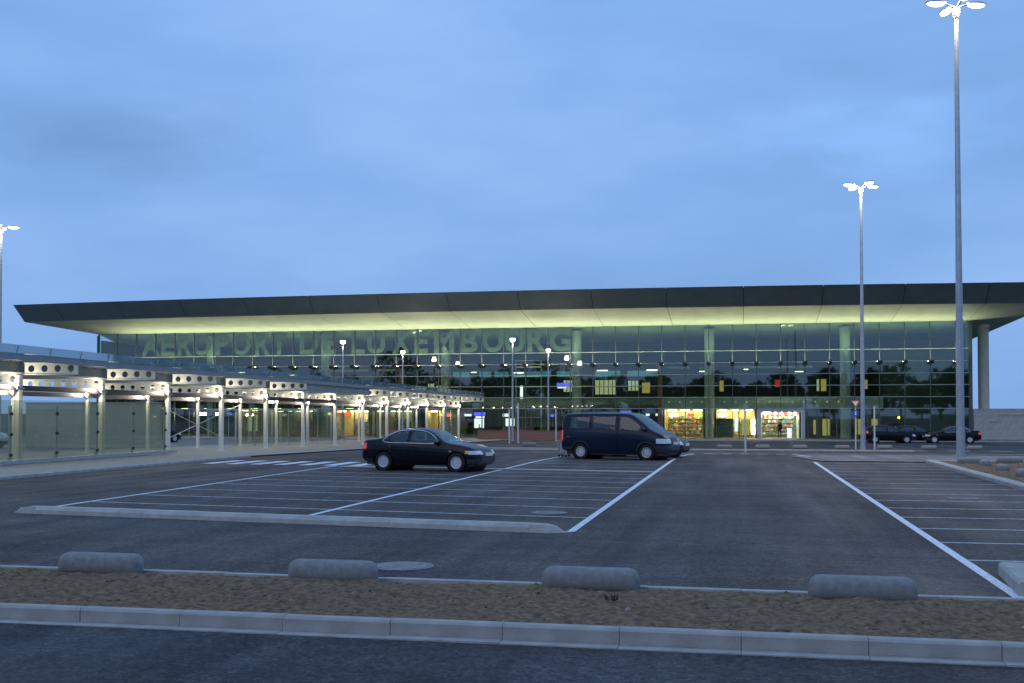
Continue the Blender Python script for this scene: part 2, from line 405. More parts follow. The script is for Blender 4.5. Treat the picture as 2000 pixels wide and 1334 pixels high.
# raised nose island closing the left bays
kerb_run('island_kerb', (-13.35, 19.16), (-3.35, 17.83), .42, .13, 1.2, 'concrete', ch=.05, lean=.06)
for (x, y, a, nm) in ((-13.35, 19.16, math.pi, 0), (-3.35, 17.83, 0, 1)):
    root = empty('island_nose', (x, y, 0), math.atan2(-1.44, 10.85) + a); root['kind'] = 'structure'
    v = [(0, -.21, -.05), (.3, -.2, -.05), (.62, -.04, -.05), (.62, .08, -.05), (.3, .2, -.05), (0, .21, -.05),
         (0, -.15, .128), (.22, -.13, .126), (.40, -.02, .10), (.40, .06, .10), (.22, .15, .126), (0, .16, .128)]
    MB().add(v, [(0, 5, 4, 3, 2, 1), (6, 7, 8, 9, 10, 11)] + [(i, (i + 1) % 6, 6 + (i + 1) % 6, 6 + i) for i in range(6)]).build('nose_stone', 'concrete', root)
line((-2.9, 17.75), (-2.72, 17.9), .1, .005, W1, park)
kerb_run('flush_kerb', (-14.2, 37.9), (-2.79, 36.38), .40, .02, 1.2, 'concrete', ch=.005)
# right soil bed
kerb_run('kerb', (7.18, 45.0), (7.05, 24.0), .32, .13, 1.0, 'concrete', ch=.03)
kerb_run('kerb', (7.36, 45.1), (20.0, 46.6), .16, .11, 1.0, 'concrete')
kerb_run('kerb', (3.05, 12.55), (3.2, 14.2), .34, .16, 1.0, 'concrete', ch=.03)
kerb_run('kerb', (-21.03, 10.0), (-21.03, 44.9), .16, .10, 1.0, 'concrete')
kerb_run('kerb', (-20.9, 57.4), (2.4, 57.4), .16, .0, 1.5, 'concrete', z=zg(57.4), ch=.001)
quad('kerb_corner', [(3.25, 12.6), (7.0, 12.6), (7.0, 14.4), (3.4, 14.4)], .06, 'asphalt_pale')
kerb_run('kerb', (-80, 103.9), (60, 103.9), .2, .14, 2.0, 'concrete', z=zg(104))
kerb_run('kerb', (-20.9, 64.0), (9.4, 64.0), .3, .09, 1.5, 'concrete', z=zg(64))

# ------------------------------------------------------------------ soil strips
def soil(name, x0, x1, y0, y1, z, d, lab):
    nx, ny = int((x1 - x0) / d), int((y1 - y0) / d)
    X, Y = np.meshgrid(np.linspace(x0, x1, nx + 1), np.linspace(y0, y1, ny + 1))
    Z = np.zeros_like(X)
    for amp, sc in ((.030, .9), (.022, .33), (.016, .12)):
        gx, gyy = int((x1 - x0) / sc) + 3, int((y1 - y0) / sc) + 3; Gd = rng.random((gyy, gx)) - .5
        u = (X - x0) / sc; w = (Y - y0) / sc; i = u.astype(int); j = w.astype(int); a = u - i; b = w - j
        a = a * a * (3 - 2 * a); b = b * b * (3 - 2 * b)
        Z += amp * 2 * ((Gd[j, i] * (1 - a) + Gd[j, i + 1] * a) * (1 - b) + (Gd[j + 1, i] * (1 - a) + Gd[j + 1, i + 1] * a) * b)
    Z += (rng.random(X.shape) - .5) * .018
    edge = np.minimum(np.minimum(Y - y0, y1 - Y), .25) / .25
    Z = z + Z * (.25 + .75 * edge) + .03 * edge + .02 * (y1 - Y) / (y1 - y0)
    v = np.stack([X, Y, Z], -1).reshape(-1, 3)
    I = np.arange(ny)[:, None] * (nx + 1) + np.arange(nx)[None]
    f = np.stack([I, I + 1, I + nx + 2, I + nx + 1], -1).reshape(-1, 4)
    me = bpy.data.meshes.new(name); me.from_pydata(v.tolist(), [], f.tolist()); me.materials.append(MATS['soil']); me.shade_smooth()
    o = link(name, me); o['kind'] = 'structure'
    # loose clods and stones, beyond counting
    mb = MB()
    for _ in range(int((x1 - x0) * (y1 - y0) * 26)):
        x, y = random.uniform(x0 + .05, x1 - .05), random.uniform(y0 + .05, y1 - .05); r = random.choice((.008, .012, .016, .02, .03)) * random.uniform(.7, 1.2)
        zz = Z[int((y - y0) / d), int((x - x0) / d)]
        h = [random.uniform(.6, 1.2) for _ in range(6)]
        v = [(x + r * h[0], y, zz), (x, y + r * h[1], zz), (x - r * h[2], y, zz), (x, y - r * h[3], zz), (x, y, zz + r * .8 * h[4]), (x, y, zz - r)]
        mb.add(v, [(0, 1, 4), (1, 2, 4), (2, 3, 4), (3, 0, 4), (1, 0, 5), (2, 1, 5), (3, 2, 5), (0, 3, 5)])
    q = mb.build('clods', None); q.data.materials.append(MATS['soil']); q.data.materials.append(MATS['pebble'])
    for p in q.data.polygons: p.material_index = 1 if (p.index // 8) % 7 == 0 else 0
    tag(q, lab, 'stones', kind='stuff')
soil('soil_strip', -15, 12, 9.36, 12.0, .035, .035, 'loose clods and small stones on the brown earth strip')
soil('soil_bed', 7.35, 20, 24.0, 45.0, .06, .12, 'clods and stones scattered over the soil bed beside the tall mast')
# a tuft of green weed in the strip
wd = MB()
for _ in range(14):
    a, l = random.uniform(0, 6.28), random.uniform(.05, .12); x, y = -1.25 + random.gauss(0, .05), 10.9 + random.gauss(0, .04)
    tip = (x + math.cos(a) * l * .7, y + math.sin(a) * l * .7, .12 + l * .8)
    wd.add([(x - .008, y, .1), (x + .008, y, .1), tip], [(0, 1, 2)])
tag(wd.build('weed', 'leaf'), 'small green weed tuft growing in the brown earth strip', 'weed')

# ------------------------------------------------------------------ concrete pill barriers
def pill_mesh(L, r, h):
    bm = bmesh.new(); n, m = 26, 16
    rings = []
    for i in range(n + 1):
        t = i / n; x = (t - .5) * L; e_ = max(0.0, abs(x) - (L / 2 - r * .95)) / (r * .95); s_ = math.sqrt(max(0.0, 1 - e_ ** 2.4)) if e_ < 1 else 0
        s_ = max(s_, .06)
        ring = []
        for k in range(m):
            a = 2 * math.pi * k / m; cy = math.copysign(abs(math.cos(a)) ** .75, math.cos(a)); cz = math.copysign(abs(math.sin(a)) ** .75, math.sin(a))
            ring.append(bm.verts.new((x, cy * r * s_, h / 2 - .02 + cz * h / 2 * (s_ if cz > 0 else .9 + .1 * s_))))
        rings.append(ring)
    for i in range(n):
        for k in range(m): bm.faces.new((rings[i][k], rings[i][(k + 1) % m], rings[i + 1][(k + 1) % m], rings[i + 1][k]))
    bm.faces.new(rings[0][::-1]); bm.faces.new(rings[-1])
    bmesh.ops.recalc_face_normals(bm, faces=bm.faces)
    me = bpy.data.meshes.new('pill_barrier'); bm.to_mesh(me); bm.free(); me.materials.append(MATS['concrete_dark']); me.shade_smooth(); return me
pm = pill_mesh(1.08, .155, .27)
for (x, y, a, lab) in ((-7.5, 11.96, -.01, 'rounded concrete barrier farthest along the earth strip toward the glass canopy'),
                  (-4.55, 11.92, -.02, 'rounded concrete barrier on the earth strip next to the manhole cover'),
                  (-1.6, 11.93, -.01, 'rounded concrete barrier with moulded seams near the green weed tuft'),
                  (1.22, 11.86, -.015, 'rounded concrete barrier on the earth strip in front of the open aisle')):
    o = link('pill_barrier', pm, None, (x, y, .025), a); tag(o, lab, 'barrier', 'pill barriers on the earth strip')
pm2 = pill_mesh(.95, .16, .28)
for (x, y, a) in ((8.2, 42.6, .2), (8.35, 40.9, 1.5), (8.2, 37.6, 1.5), (8.05, 34.4, 1.5), (9.7, 43.4, .15)):
    o = link('pill_barrier', pm2, None, (x, y, .06), a); tag(o, 'rounded concrete barrier in the soil bed behind the tall mast', 'barrier', 'pill barriers in the soil bed')
for (x, y) in ((-.95, 70), (1.35, 70), (3.6, 70), (6.1, 70), (8.7, 71), (11.3, 71), (-11.3, 73), (-14.1, 74), (13.9, 71)):
    o = link('pill_barrier', pm2, None, (x, y, zg(y) - .01), .02); tag(o, 'pale concrete barrier lying along the forecourt road edge', 'barrier', 'pill barriers along the forecourt road')

# ------------------------------------------------------------------ terminal building
YF, ZB = 116.0, -0.75
XL, XR = -73.33, 22.27
MOD = 2.42
MX = [-3.15 + MOD * n for n in range(-29, 11)] + [XR]          # mullion lines
ROWS = [ZB + .05, 2.38, 3.55, 4.75, 5.93, 7.13, 8.35, 11.08]    # transom levels
tb = empty('terminal_building', (-25, YF, ZB))
tag(tb, 'long glass airport terminal with dark overhanging roof and glowing pale soffit', 'building')
tb_inv = Matrix.Translation((25, -YF, -ZB))
def B(mb, name, m, smooth=False, parent=None):                  # a part given in world coordinates
    o = mb.build(name, m, parent or tb, smooth); o.matrix_parent_inverse = tb_inv if not parent else Matrix.Identity(4); return o
def Bl(name, me, loc, parent=None):
    o = link(name, me, parent or tb, loc); o.matrix_parent_inverse = tb_inv if not parent else Matrix.Identity(4); return o
# roof: raking fascia, soffit falling to the glass, hips at both ends
RXL, RXR, YT, YB_, YBK = -77.0, 28.2, 105.5, 107.5, 152.0
ZT, ZFB, ZSG = 13.92, 12.18, 11.10
def zt(x): return ZT - .00012 * (x + 25) ** 2 * .95             # slight camber of the eaves
def zfb(x): return ZFB - .00012 * (x + 25) ** 2 * .8
J = [RXL] + [.39 + 7.25 * k for k in range(-10, 4)] + [RXR]      # panel joints
th = .06
for i in range(len(J) - 1):
    a, b = J[i] + (.03 if i else 0), J[i + 1] - (.03 if i < len(J) - 2 else 0)
    v = [(a, YT, zt(a)), (b, YT, zt(b)), (b, YB_, zfb(b)), (a, YB_, zfb(a))]
    v += [(x, y + .12, z) for x, y, z in v]
    B(MB().add(v, [(0, 1, 2, 3), (7, 6, 5, 4), (0, 4, 5, 1), (1, 5, 6, 2), (2, 6, 7, 3), (3, 7, 4, 0)]), 'fascia_panel', 'fascia_metal')
    sub = [a + (b - a) * q / 3 for q in range(4)]
    for q in range(3):
        c, d = sub[q] + (.012 if q else 0), sub[q + 1]
        def clampx(x, t): return x if RXL + 3.67 * t <= x <= RXR - 5.9 * t else max(RXL + 3.67 * t, min(RXR - 5.9 * t, x))
        v = [(c, YB_ + .01, zfb(c) - .002), (d, YB_ + .01, zfb(d) - .002), (clampx(d, 1), YF + .1, ZSG), (clampx(c, 1), YF + .1, ZSG)]
        v += [(x, y, z + th) for x, y, z in v]
        B(MB().add(v, [(3, 2, 1, 0), (4, 5, 6, 7), (0, 1, 5, 4), (1, 2, 6, 5), (2, 3, 7, 6), (3, 0, 4, 7)]), 'soffit_panel', 'soffit_metal')
bk1, bk2 = MB(), MB()
for x in J:
    t_ = (x - RXL) / (RXR - RXL)
    bk1.v += [(x, YT + .35, zt(x) - .12), (x, YB_ + .2, zfb(x) - .02)]; bk2.v += [(x, YB_ + .1, zfb(x) + .12), (XL + (XR - XL) * t_, YF + .1, ZSG + .2)]
for q in (bk1, bk2):
    q.f = [(2 * i, 2 * i + 1, 2 * i + 3, 2 * i + 2) for i in range(len(J) - 1)]; B(q, 'joint_backing', 'dark_trim')
rf = MB()   # roof deck with its other three eaves
zl, zr = zt(RXL), zt(RXR)
rf.add([(RXL, YT + .1, zl - .02), (RXR, YT + .1, zr - .02), (RXR, YBK, zr - 1.0), (RXL, YBK, zl - 1.0), (-25, YT + .1, ZT - .03), (-25, YBK, ZT - 1.0)],
       [(0, 4, 5, 3), (4, 1, 2, 5)])
B(rf, 'roof_deck', 'fascia_metal')
for (xo, xi, zo) in ((RXL, XL, zl), (RXR, XR, zr)):
    B(MB().add([(xo, YT + .06, zo - .01), (xo, YBK, zo - 1.0), (xo, YBK, 10.9), (xo, YB_ + .06, zfb(xo) - .01)], [(0, 1, 2, 3)]), 'side_fascia', 'fascia_metal')
    B(MB().add([(xo, YB_ + .06, zfb(xo) - .01), (xo, YBK, 10.9), (xi, YBK, 9.8), (xi, YF + 4, 10.25), (xi, YF + .11, ZSG - .02)], [(0, 1, 2, 3, 4)]), 'side_soffit', 'soffit_metal')
B(MB().box(RXL, RXR, YBK - .2, YBK, 10, 12.4), 'rear_wall', 'fascia_metal')
# glass wall
pane = {}
for i in range(len(MX) - 1):
    for j in range(len(ROWS) - 1):
        w, h = MX[i + 1] - MX[i], ROWS[j + 1] - ROWS[j]; key = (round(w, 2), round(h, 2))
        if key not in pane: pane[key] = MB().box(-w / 2 + .03, w / 2 - .03, -.012, .012, -h / 2 + .025, h / 2 - .025).mesh('glass_pane', 'facade_glass')
        o = Bl('glass_pane', pane[key], ((MX[i] + MX[i + 1]) / 2, YF, (ROWS[j] + ROWS[j + 1]) / 2))
        o.rotation_euler = (random.uniform(-.0016, .0016), 0, random.uniform(-.0022, .0022))
mm = MB().box(-.035, .035, -.06, .24, 0, 11.08 - ZB).mesh('mullion', 'mullion_metal')
for x in MX: Bl('mullion', mm, (x, YF, ZB))
for j, z in enumerate(ROWS[1:-1]): B(MB().box(XL, XR, YF - .05, YF - .015, z - .03, z + .03), 'transom', 'transom_metal')
B(MB().box(XL - .05, XR + .05, YF - .12, YF + .1, ZB, ZB + .06), 'sill', 'concrete_dark')
B(MB().box(XL - .14, XL - .037, YF - .1, YF + .4, ZB, 10.9), 'corner_post', 'mullion_metal')
B(MB().box(XR + .037, XR + .30, YF - .1, YF + .5, ZB, 10.9), 'corner_post', 'mullion_metal')
# round columns just behind the glass, the last one outside the end wall
cm = MB().lathe([(.52, 0), (.52, 11.2), (.60, 11.2), (.60, 11.5)], 32).mesh('column', 'column_concrete', 40)
for x in (-59.8, -45.8, -31.8, -17.2, -3.12, 10.6, 23.92): Bl('column', cm, (x, YF + 1.5, ZB))
# inside: floors, ceiling, rear wall, end walls
YW = 131.0
B(MB().box(XL + .1, XR - .1, YF + .3, YW, ZB - .1, ZB + .02), 'ground_floor', 'interior_floor')
B(MB().add([(XL + .05, YF + .25, ZSG + .02), (XR - .05, YF + .25, ZSG + .02), (XR - .05, YF + 6, 10.3), (XL + .05, YF + 6, 10.3), (XR - .05, YW, 10.3), (XL + .05, YW, 10.3)],
           [(0, 1, 2, 3), (3, 2, 4, 5)]), 'hall_ceiling', 'ceiling')
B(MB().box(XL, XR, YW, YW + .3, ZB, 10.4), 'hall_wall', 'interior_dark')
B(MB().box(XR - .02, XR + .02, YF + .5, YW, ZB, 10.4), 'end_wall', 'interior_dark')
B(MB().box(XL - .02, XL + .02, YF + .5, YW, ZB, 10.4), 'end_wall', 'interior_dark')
# upper floor: slab with a deep bulkhead toward the glass
B(MB().box(-42, 14.4, 118.6, YW, 2.75, 3.45), 'upper_floor', 'interior_mid')
B(MB().box(-8.2, 14.4, 118.3, 118.6, 2.42, 3.6), 'bulkhead', 'bulkhead')
B(MB().box(-42, -8.4, 118.9, 119.1, 2.5, 3.5), 'bulkhead', 'interior_mid')
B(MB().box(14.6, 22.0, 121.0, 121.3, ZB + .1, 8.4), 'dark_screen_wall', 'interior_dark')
dl = MB().lathe([(.001, -.03), (.045, -.02), (.045, .02)], 10, 'y').mesh('downlight', 'downlight_dim')
for k in range(18): Bl('downlight', dl, (-7.4 + 1.16 * k, 118.27, 3.08))
B(MB().box(-8.55, -8.15, 117.6, 118.6, ZB + .05, 7.1), 'orange_fin', 'orange_panel')
B(MB().box(-37.3, -36.7, 117.6, 118.6, 3.5, 6.9), 'orange_fin', 'orange_panel')
# upper floor rooms: lit wall panels, strip windows, and tube lamps added for more glow
def panel(x0, x1, z0, z1, y, m, name='light_panel'): B(MB().box(x0, x1, y, y + .08, z0, z1), name, m)
panel(-19.5, -18.2, 4.3, 5.6, 123, 'panel_pale'); panel(-15.9, -13.6, 4.0, 5.6, 123, 'panel_pale'); panel(-12.2, -11.0, 4.4, 5.5, 123, 'panel_pale')
panel(-20.2, -18.4, 4.85, 5.3, 122.4, 'sign_blue_lit', 'blue_sign'); panel(-20.1, -19.1, 4.70, 4.83, 122.38, 'screen_white', 'white_sign')
panel(-35.4, -34.7, 4.2, 5.3, 123, 'panel_pale'); panel(-34.4, -33.3, 4.2, 5.1, 123, 'panel_yellow')
for x0, x1 in ((-30.0, -28.6), (-28.2, -26.5), (-26.0, -21.5), (-20.8, -17.9), (-16.3, -13.4), (-12.6, -8.7), (-33.2, -31.2)): panel(x0, x1, 6.1, 6.75, 126, 'panel_teal', 'strip_window')
panel(-2.2, -1.75, 4.3, 5.5, 124, 'panel_yellow'); panel(8.65, 9.2, 4.3, 5.6, 124, 'panel_yellow'); panel(8.2, 8.45, 4.3, 5.6, 124, 'panel_pale')
panel(13.2, 13.5, 4.5, 5.5, 124, 'panel_yellow'); panel(3.75, 4.3, 4.75, 5.55, 124, 'sign_red_dim', 'red_sign')
panel(-11.0, -10.1, 4.2, 5.4, 127, 'panel_yellow')
for x0, x1 in ((-7.7, -5.3), (-.6, 7.6), (-48, -42), (-41, -38)): B(MB().box(x0, x1, 121, 121.35, 6.72, 6.95), 'ceiling_beam', 'ceiling')
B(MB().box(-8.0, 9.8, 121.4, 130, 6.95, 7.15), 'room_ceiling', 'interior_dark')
tub = MB().box(-.6, .6, -.06, .06, -.03, .03).mesh('hall_fill_lamp', 'tube_dim')  # tubes added to brighten the upper hall and its wall
for x in np.arange(-36, 13, 5.3):
    o = Bl('hall_fill_lamp', tub, (float(x) + random.uniform(-1.2, 1.2), random.choice((123.5, 126, 128.5)), random.choice((6.6, 6.8)))); o.scale.x = random.uniform(.4, 1.1)
# lift tower with pale landings
for x0 in (-24.0, -21.2): B(MB().box(x0 - .06, x0 + .06, 118.1, 118.22, ZB + .05, 7.7), 'lift_post', 'transom_metal')
for z in (7.6, 6.9, 5.9, 4.75, 3.6, 2.6, 1.4): B(MB().box(-23.94, -21.26, 118.1, 118.2, z, z + .08), 'lift_rail', 'panel_pale' if z in (6.9, 5.9, 4.75) else 'transom_metal')
B(MB().box(-23.6, -23.3, 118.4, 118.5, 3.5, 4.9), 'lift_lamp', 'screen_white')
for x in (-19.1, -18.7, -15.4, -14.9, -14.4, -13.95, -11.8, -11.4, -35.1, -34.0, -33.6): B(MB().box(x - .04, x + .04, 122.7, 122.78, 3.9, 5.7), 'window_bar', 'interior_dark')
B(MB().box(-20, -10.8, 122.66, 122.74, 4.85, 4.92), 'window_bar', 'interior_dark')
# ground floor: shop fronts
def shop(x0, x1, zt_, depth, back, lamp, nshelf, seedv):
    rs = random.Random(seedv)
    y0, y1 = 117.2, 117.2 + depth
    B(MB().box(x0, x1, y1, y1 + .1, ZB + .05, zt_), 'shop_wall', back)
    for x in (x0, x1 - .1): B(MB().box(x, x + .1, y0, y1 - .01, ZB + .05, zt_), 'shop_wall', back)
    B(MB().box(x0, x1, y0, y1, zt_ + .01, zt_ + .1), 'shop_ceiling', 'ceiling')
    n = max(2, int((x1 - x0) / 1.2))
    for k in range(n):
        x = x0 + (k + .5) * (x1 - x0) / n
        B(MB().box(x - .32, x + .32, y0 + .5, y0 + .75, zt_ - .14, zt_ - .06), 'shop_lamp', lamp)
        B(MB().box(x - .4, x + .4, y1 - .9, y1 - .7, zt_ - .14, zt_ - .06), 'shop_lamp', lamp)
    for s_ in range(nshelf):
        z = ZB + .35 + s_ * .42
        B(MB().box(x0 + .2, x1 - .2, y1 - .45, y1 - .02, z, z + .03), 'shelf_board', 'shelf_wood')
        for mname in GOODS:
            mb = MB()
            for _ in range(int((x1 - x0) * 2.2)):
                x = rs.uniform(x0 + .25, x1 - .4); w = rs.uniform(.08, .28); h = rs.uniform(.14, .34)
                q = rs.uniform(0, .12)
                mb.box(x, x + w, y1 - .42 + q, y1 - .2 + q, z + .031, z + .031 + h)
            o = B(mb, 'goods', mname); o['kind'] = 'stuff'
for nm, c in (('goods_red', (.55, .08, .04)), ('goods_cream', (.75, .62, .38)), ('goods_green', (.18, .32, .08)), ('goods_blue', (.15, .3, .5)), ('goods_white', (.8, .78, .7))): mat(nm, c, .6, var=.3, scale=9)
mat('shop_cream', (.70, .55, .30), .7, var=.1, scale=1); mat('shop_white', (.8, .78, .72), .6)
GOODS = ('goods_red', 'goods_cream', 'goods_green', 'goods_white', 'goods_blue')
shop(-7.85, -3.75, 2.3, 5.0, 'shop_cream', 'tube_warm', 5, 1)
shop(-2.45, 1.55, 2.3, 5.0, 'shop_cream', 'tube_warm', 4, 2)
shop(2.15, 6.0, 2.05, 4.5, 'shop_white', 'tube_white', 6, 3)
shop(-33.9, -31.0, 2.2, 6.0, 'shop_cream', 'tube_warm', 4, 4)
shop(-44.5, -40.6, 2.2, 6.5, 'shop_cream', 'tube_warm', 4, 5)
shop(-52.0, -47.0, 2.2, 7.0, 'shop_cream', 'tube_dim', 4, 6)
shop(-40.2, -35.5, 2.2, 8.0, 'shop_cream', 'tube_dim', 4, 8)
# shop signs
def sign(x0, x1, z0, z1, y, m): B(MB().box(x0, x1, y, y + .06, z0, z1), 'shop_sign', m)
sign(-5.4, -4.7, 1.55, 1.85, 117.05, 'sign_red_lit'); sign(-4.65, -3.85, 1.6, 1.85, 117.05, 'sign_green_lit'); sign(-7.3, -6.4, 1.55, 1.85, 117.05, 'tube_warm')
sign(-2.2, -1.3, 1.6, 1.85, 117.05, 'tube_warm')
sign(3.3, 5.9, 1.72, 2.0, 117.05, 'sign_red_lit')
for x in (3.6, 4.2, 5.0, 5.55): B(MB().sphere((x, 116.95, 1.86), .13, 8), 'globe_lamp', 'tube_white')
B(MB().sphere((2.6, 116.95, 1.86), .14, 8), 'globe_lamp', 'tube_white')
sign(-31.9, -31.2, 1.5, 1.85, 117.05, 'sign_red_lit'); sign(-32.6, -31.95, 1.6, 1.85, 117.05, 'sign_green_lit')
sign(-44.2, -42.6, 1.55, 1.9, 117.05, 'sign_red_lit')
B(MB().box(-2.4, -.75, 116.8, 116.86, ZB + .1, 1.35), 'poster_panel', 'interior_dark')
B(MB().box(-.55, -.2, 116.7, 116.75, .0, 1.45), 'lit_poster', 'screen_white'); B(MB().box(-.15, -.05, 116.5, 116.9, ZB + .05, 2.3), 'door_frame', 'mullion_metal')
B(MB().box(.2, .95, 117.0, 117.05, -.35, 1.2), 'lit_poster', 'panel_yellow')
B(MB().box(1.15, 1.45, 117.0, 117.05, -.3, 1.3), 'lit_poster', 'tube_warm')
B(MB().box(4.75, 5.2, 116.7, 116.76, ZB + .12, .35), 'lit_poster', 'screen_white')
# pale portal round the brightest shop
for a in ((1.75, 2.1, ZB + .06, 2.3), (6.1, 6.45, ZB + .06, 2.3)): B(MB().box(a[0], a[1], 115.2, 115.9, a[2], a[3]), 'portal_post', 'portal_frame')
B(MB().box(2.103, 6.097, 115.2, 115.9, 1.98, 2.3), 'portal_head', 'portal_frame')
# dark door bank beyond the portal with amber glimpses
for x in (6.75, 7.7, 8.65, 9.6, 11.6, 12.6, 13.6): B(MB().box(x - .05, x + .05, 115.80, 115.94, ZB + .06, 2.0), 'door_frame', 'mullion_metal')
panel(8.35, 9.15, -.4, 1.3, 118.0, 'panel_yellow'); panel(7.45, 7.7, -.3, 1.2, 118.2, 'panel_yellow'); panel(11.7, 12.5, -.3, 1.3, 118.0, 'panel_yellow'); panel(13.2, 13.8, -.2, 1.3, 118.0, 'panel_yellow')
B(MB().box(6.6, 14.4, 119.0, 119.1, ZB + .05, 2.4), 'shop_wall', 'interior_dark')
B(MB().sphere((16.0, 119.0, 1.45), .13, 8), 'amber_lamp', 'amber_glow')
# cafe and check-in signs of the hall
def hang(x0, x1, z0, z1, m, y=120.0): B(MB().box(x0, x1, y, y + .1, z0, z1), 'hanging_sign', m)
hang(-29.2, -27.9, 1.62, 2.0, 'sign_blue_lit'); hang(-29.0, -28.0, 1.35, 1.55, 'screen_white'); hang(-29.3, -28.2, .1, 1.28, 'screen_white', 120.6)
hang(-25.9, -25.2, 1.5, 1.85, 'screen_white'); hang(-25.7, -24.7, .45, 1.3, 'screen_white', 120.6); hang(-30.3, -29.5, 1.55, 1.8, 'screen_white')
hang(-12.8, -11.6, 1.75, 2.1, 'sign_blue_lit'); hang(-10.0, -9.6, 1.6, 1.85, 'screen_white'); hang(-8.95, -8.65, 1.6, 1.85, 'screen_white'); hang(-15.7, -15.0, 1.7, 1.95, 'tube_dim')
hang(-20.5, -20.1, 1.5, 1.75, 'sign_blue_lit'); hang(-20.0, -18.6, 2.55, 2.75, 'panel_yellow')
hang(-19.2, -18.4, .3, 1.2, 'orange_panel'); hang(-30.8, -29.9, .2, 1.0, 'orange_panel'); hang(-16.1, -15.5, .2, 1.2, 'orange_panel')
hang(-62.0, -61.0, 1.65, 1.95, 'tube_white', 118.5); hang(-60.0, -59.5, 1.65, 1.95, 'tube_white', 118.5); hang(-58.6, -58.1, 1.7, 2.0, 'sign_blue_lit', 119)
for k in range(10): B(MB().box(-72 + k * 3.0, -71.2 + k * 3.0, 122, 122.2, 2.4, 2.46), 'hall_fill_lamp', 'tube_dim')  # more ceiling tubes added to light the hall
for k in range(9):
    x = -65.5 + k * 2.4; B(MB().box(x - .03, x + .03, 114.0, 114.08, ZB + .06, 2.2), 'vestibule_post', 'transom_metal')
    if k in (3, 4, 6, 7): B(MB().box(x + .05, x + 2.35, 114.02, 114.05, ZB + .06, 2.2), 'vestibule_pane', 'facade_glass')
B(MB().box(-58.5, -46.0, 113.9, 115.9, 2.2, 2.35), 'vestibule_roof', 'transom_metal')
panel(-56.2, -55.0, -.2, 1.7, 119.5, 'panel_pale')

# large letters behind the upper row of glass
LET = [('A', -66.9, 2.1), ('E', -64.75, 1.5), ('R', -62.6, 1.6), ('O', -60.5, 2.0), ('P', -57.9, 1.6), ('O', -55.6, 2.1), ('R', -53.0, 1.6), ('T', -51.0, 1.7),
       ('D', -47.4, 2.0), ('E', -45.0, 1.4), ('L', -41.6, 1.4), ('U', -39.5, 1.9), ('X', -36.6, 1.8), ('E', -34.3, 1.4), ('M', -31.7, 2.1), ('B', -28.9, 1.8),
       ('O', -26.2, 2.1), ('U', -23.8, 2.0), ('R', -21.4, 1.8), ('G', -18.85, 2.1)]
glyph = {}
for ch in sorted({c for c, _, _ in LET}):
    cu = bpy.data.curves.new('letter', 'FONT'); cu.body = ch; cu.size = 1.0; cu.extrude = .02; cu.offset = .035; cu.resolution_u = 5
    to = bpy.data.objects.new('letter', cu); col.objects.link(to)
    bpy.context.view_layer.update()
    me = bpy.data.meshes.new_from_object(to.evaluated_get(bpy.context.evaluated_depsgraph_get()))
    bpy.data.objects.remove(to)
    co = np.array([v.co[:] for v in me.vertices]); lo, hi = co.min(0), co.max(0)
    for v in me.vertices: v.co = ((v.co.x - (lo[0] + hi[0]) / 2) / (hi[0] - lo[0]), v.co.z, (v.co.y - lo[1]) / (hi[1] - lo[1]))
    me.materials.clear(); me.materials.append(MATS['letter']); glyph[ch] = me
for ch, x, w in LET:
    o = Bl('letter', glyph[ch], (x, YF + .42, 8.5)); o.scale = (w * 1.1, 1, 2.46)

# floodlights clamped on the mullions: they throw the light up on the soffit
fl_body = (MB().box(-.19, .19, -.98, -.52, 6.84, 6.88).box(-.19, .19, -.98, -.95, 6.88, 7.16).box(-.19, .19, -.55, -.52, 6.88, 7.09)
           .box(-.19, -.16, -.949, -.551, 6.88, 7.13).box(.16, .19, -.949, -.551, 6.88, 7.13)).mesh('housing', 'black_plastic')
fl_arm = MB().tube([(0, -.06, 6.75), (0, -.75, 6.84)], .035, 8).mesh('arm', 'black_plastic')
fl_lens = MB().add([(-.15, -.94, 6.96), (.15, -.94, 6.96), (.15, -.56, 7.10), (-.15, -.56, 7.10)], [(0, 1, 2, 3)]).mesh('lens', 'lamp_uplight')
for x in MX[2:-1]:
    t = empty('floodlight', (x, YF, 0)); tag(t, 'black floodlight on a short arm clamped to a facade mullion, aimed up', 'floodlight', 'floodlights on the facade mullions')
    link('housing', fl_body, t); link('arm', fl_arm, t); link('lens', fl_lens, t)

# stone boundary wall to the right of the terminal
sw = empty('stone_wall', (22.6, YF - .4, ZB)); tag(sw, 'pale stone garden wall with recessed panel adjoining the end of the terminal', 'wall')
bl = {}
z = 0.0
for r_ in range(5):
    h = 3.02 / 5; x = 0.0 if r_ % 2 == 0 else -.0; k = 0
    while x < 20:
        w = 1.5 if (k or r_ % 2 == 0) else .75; w = min(w, 20 - x)
        inp = 1.85 < x + w / 2 < 5.35 and r_ in (2, 3)
        key = (round(w, 2), inp)
        if key not in bl: bl[key] = MB().box(.004, w - .004, .06 if inp else 0, .4, .004, h - .004).mesh('stone_block', 'stone_wall')
        link('stone_block', bl[key], sw, (x, random.uniform(0, .006), z)); x += w; k += 1
    z += h
MB().box(-.05, 20, -.04, .44, 3.024, 3.10).build('coping', 'stone_wall', sw)
MB().box(0, 20, .1, .38, 0, 3.0).build('core', 'concrete_dark', sw)

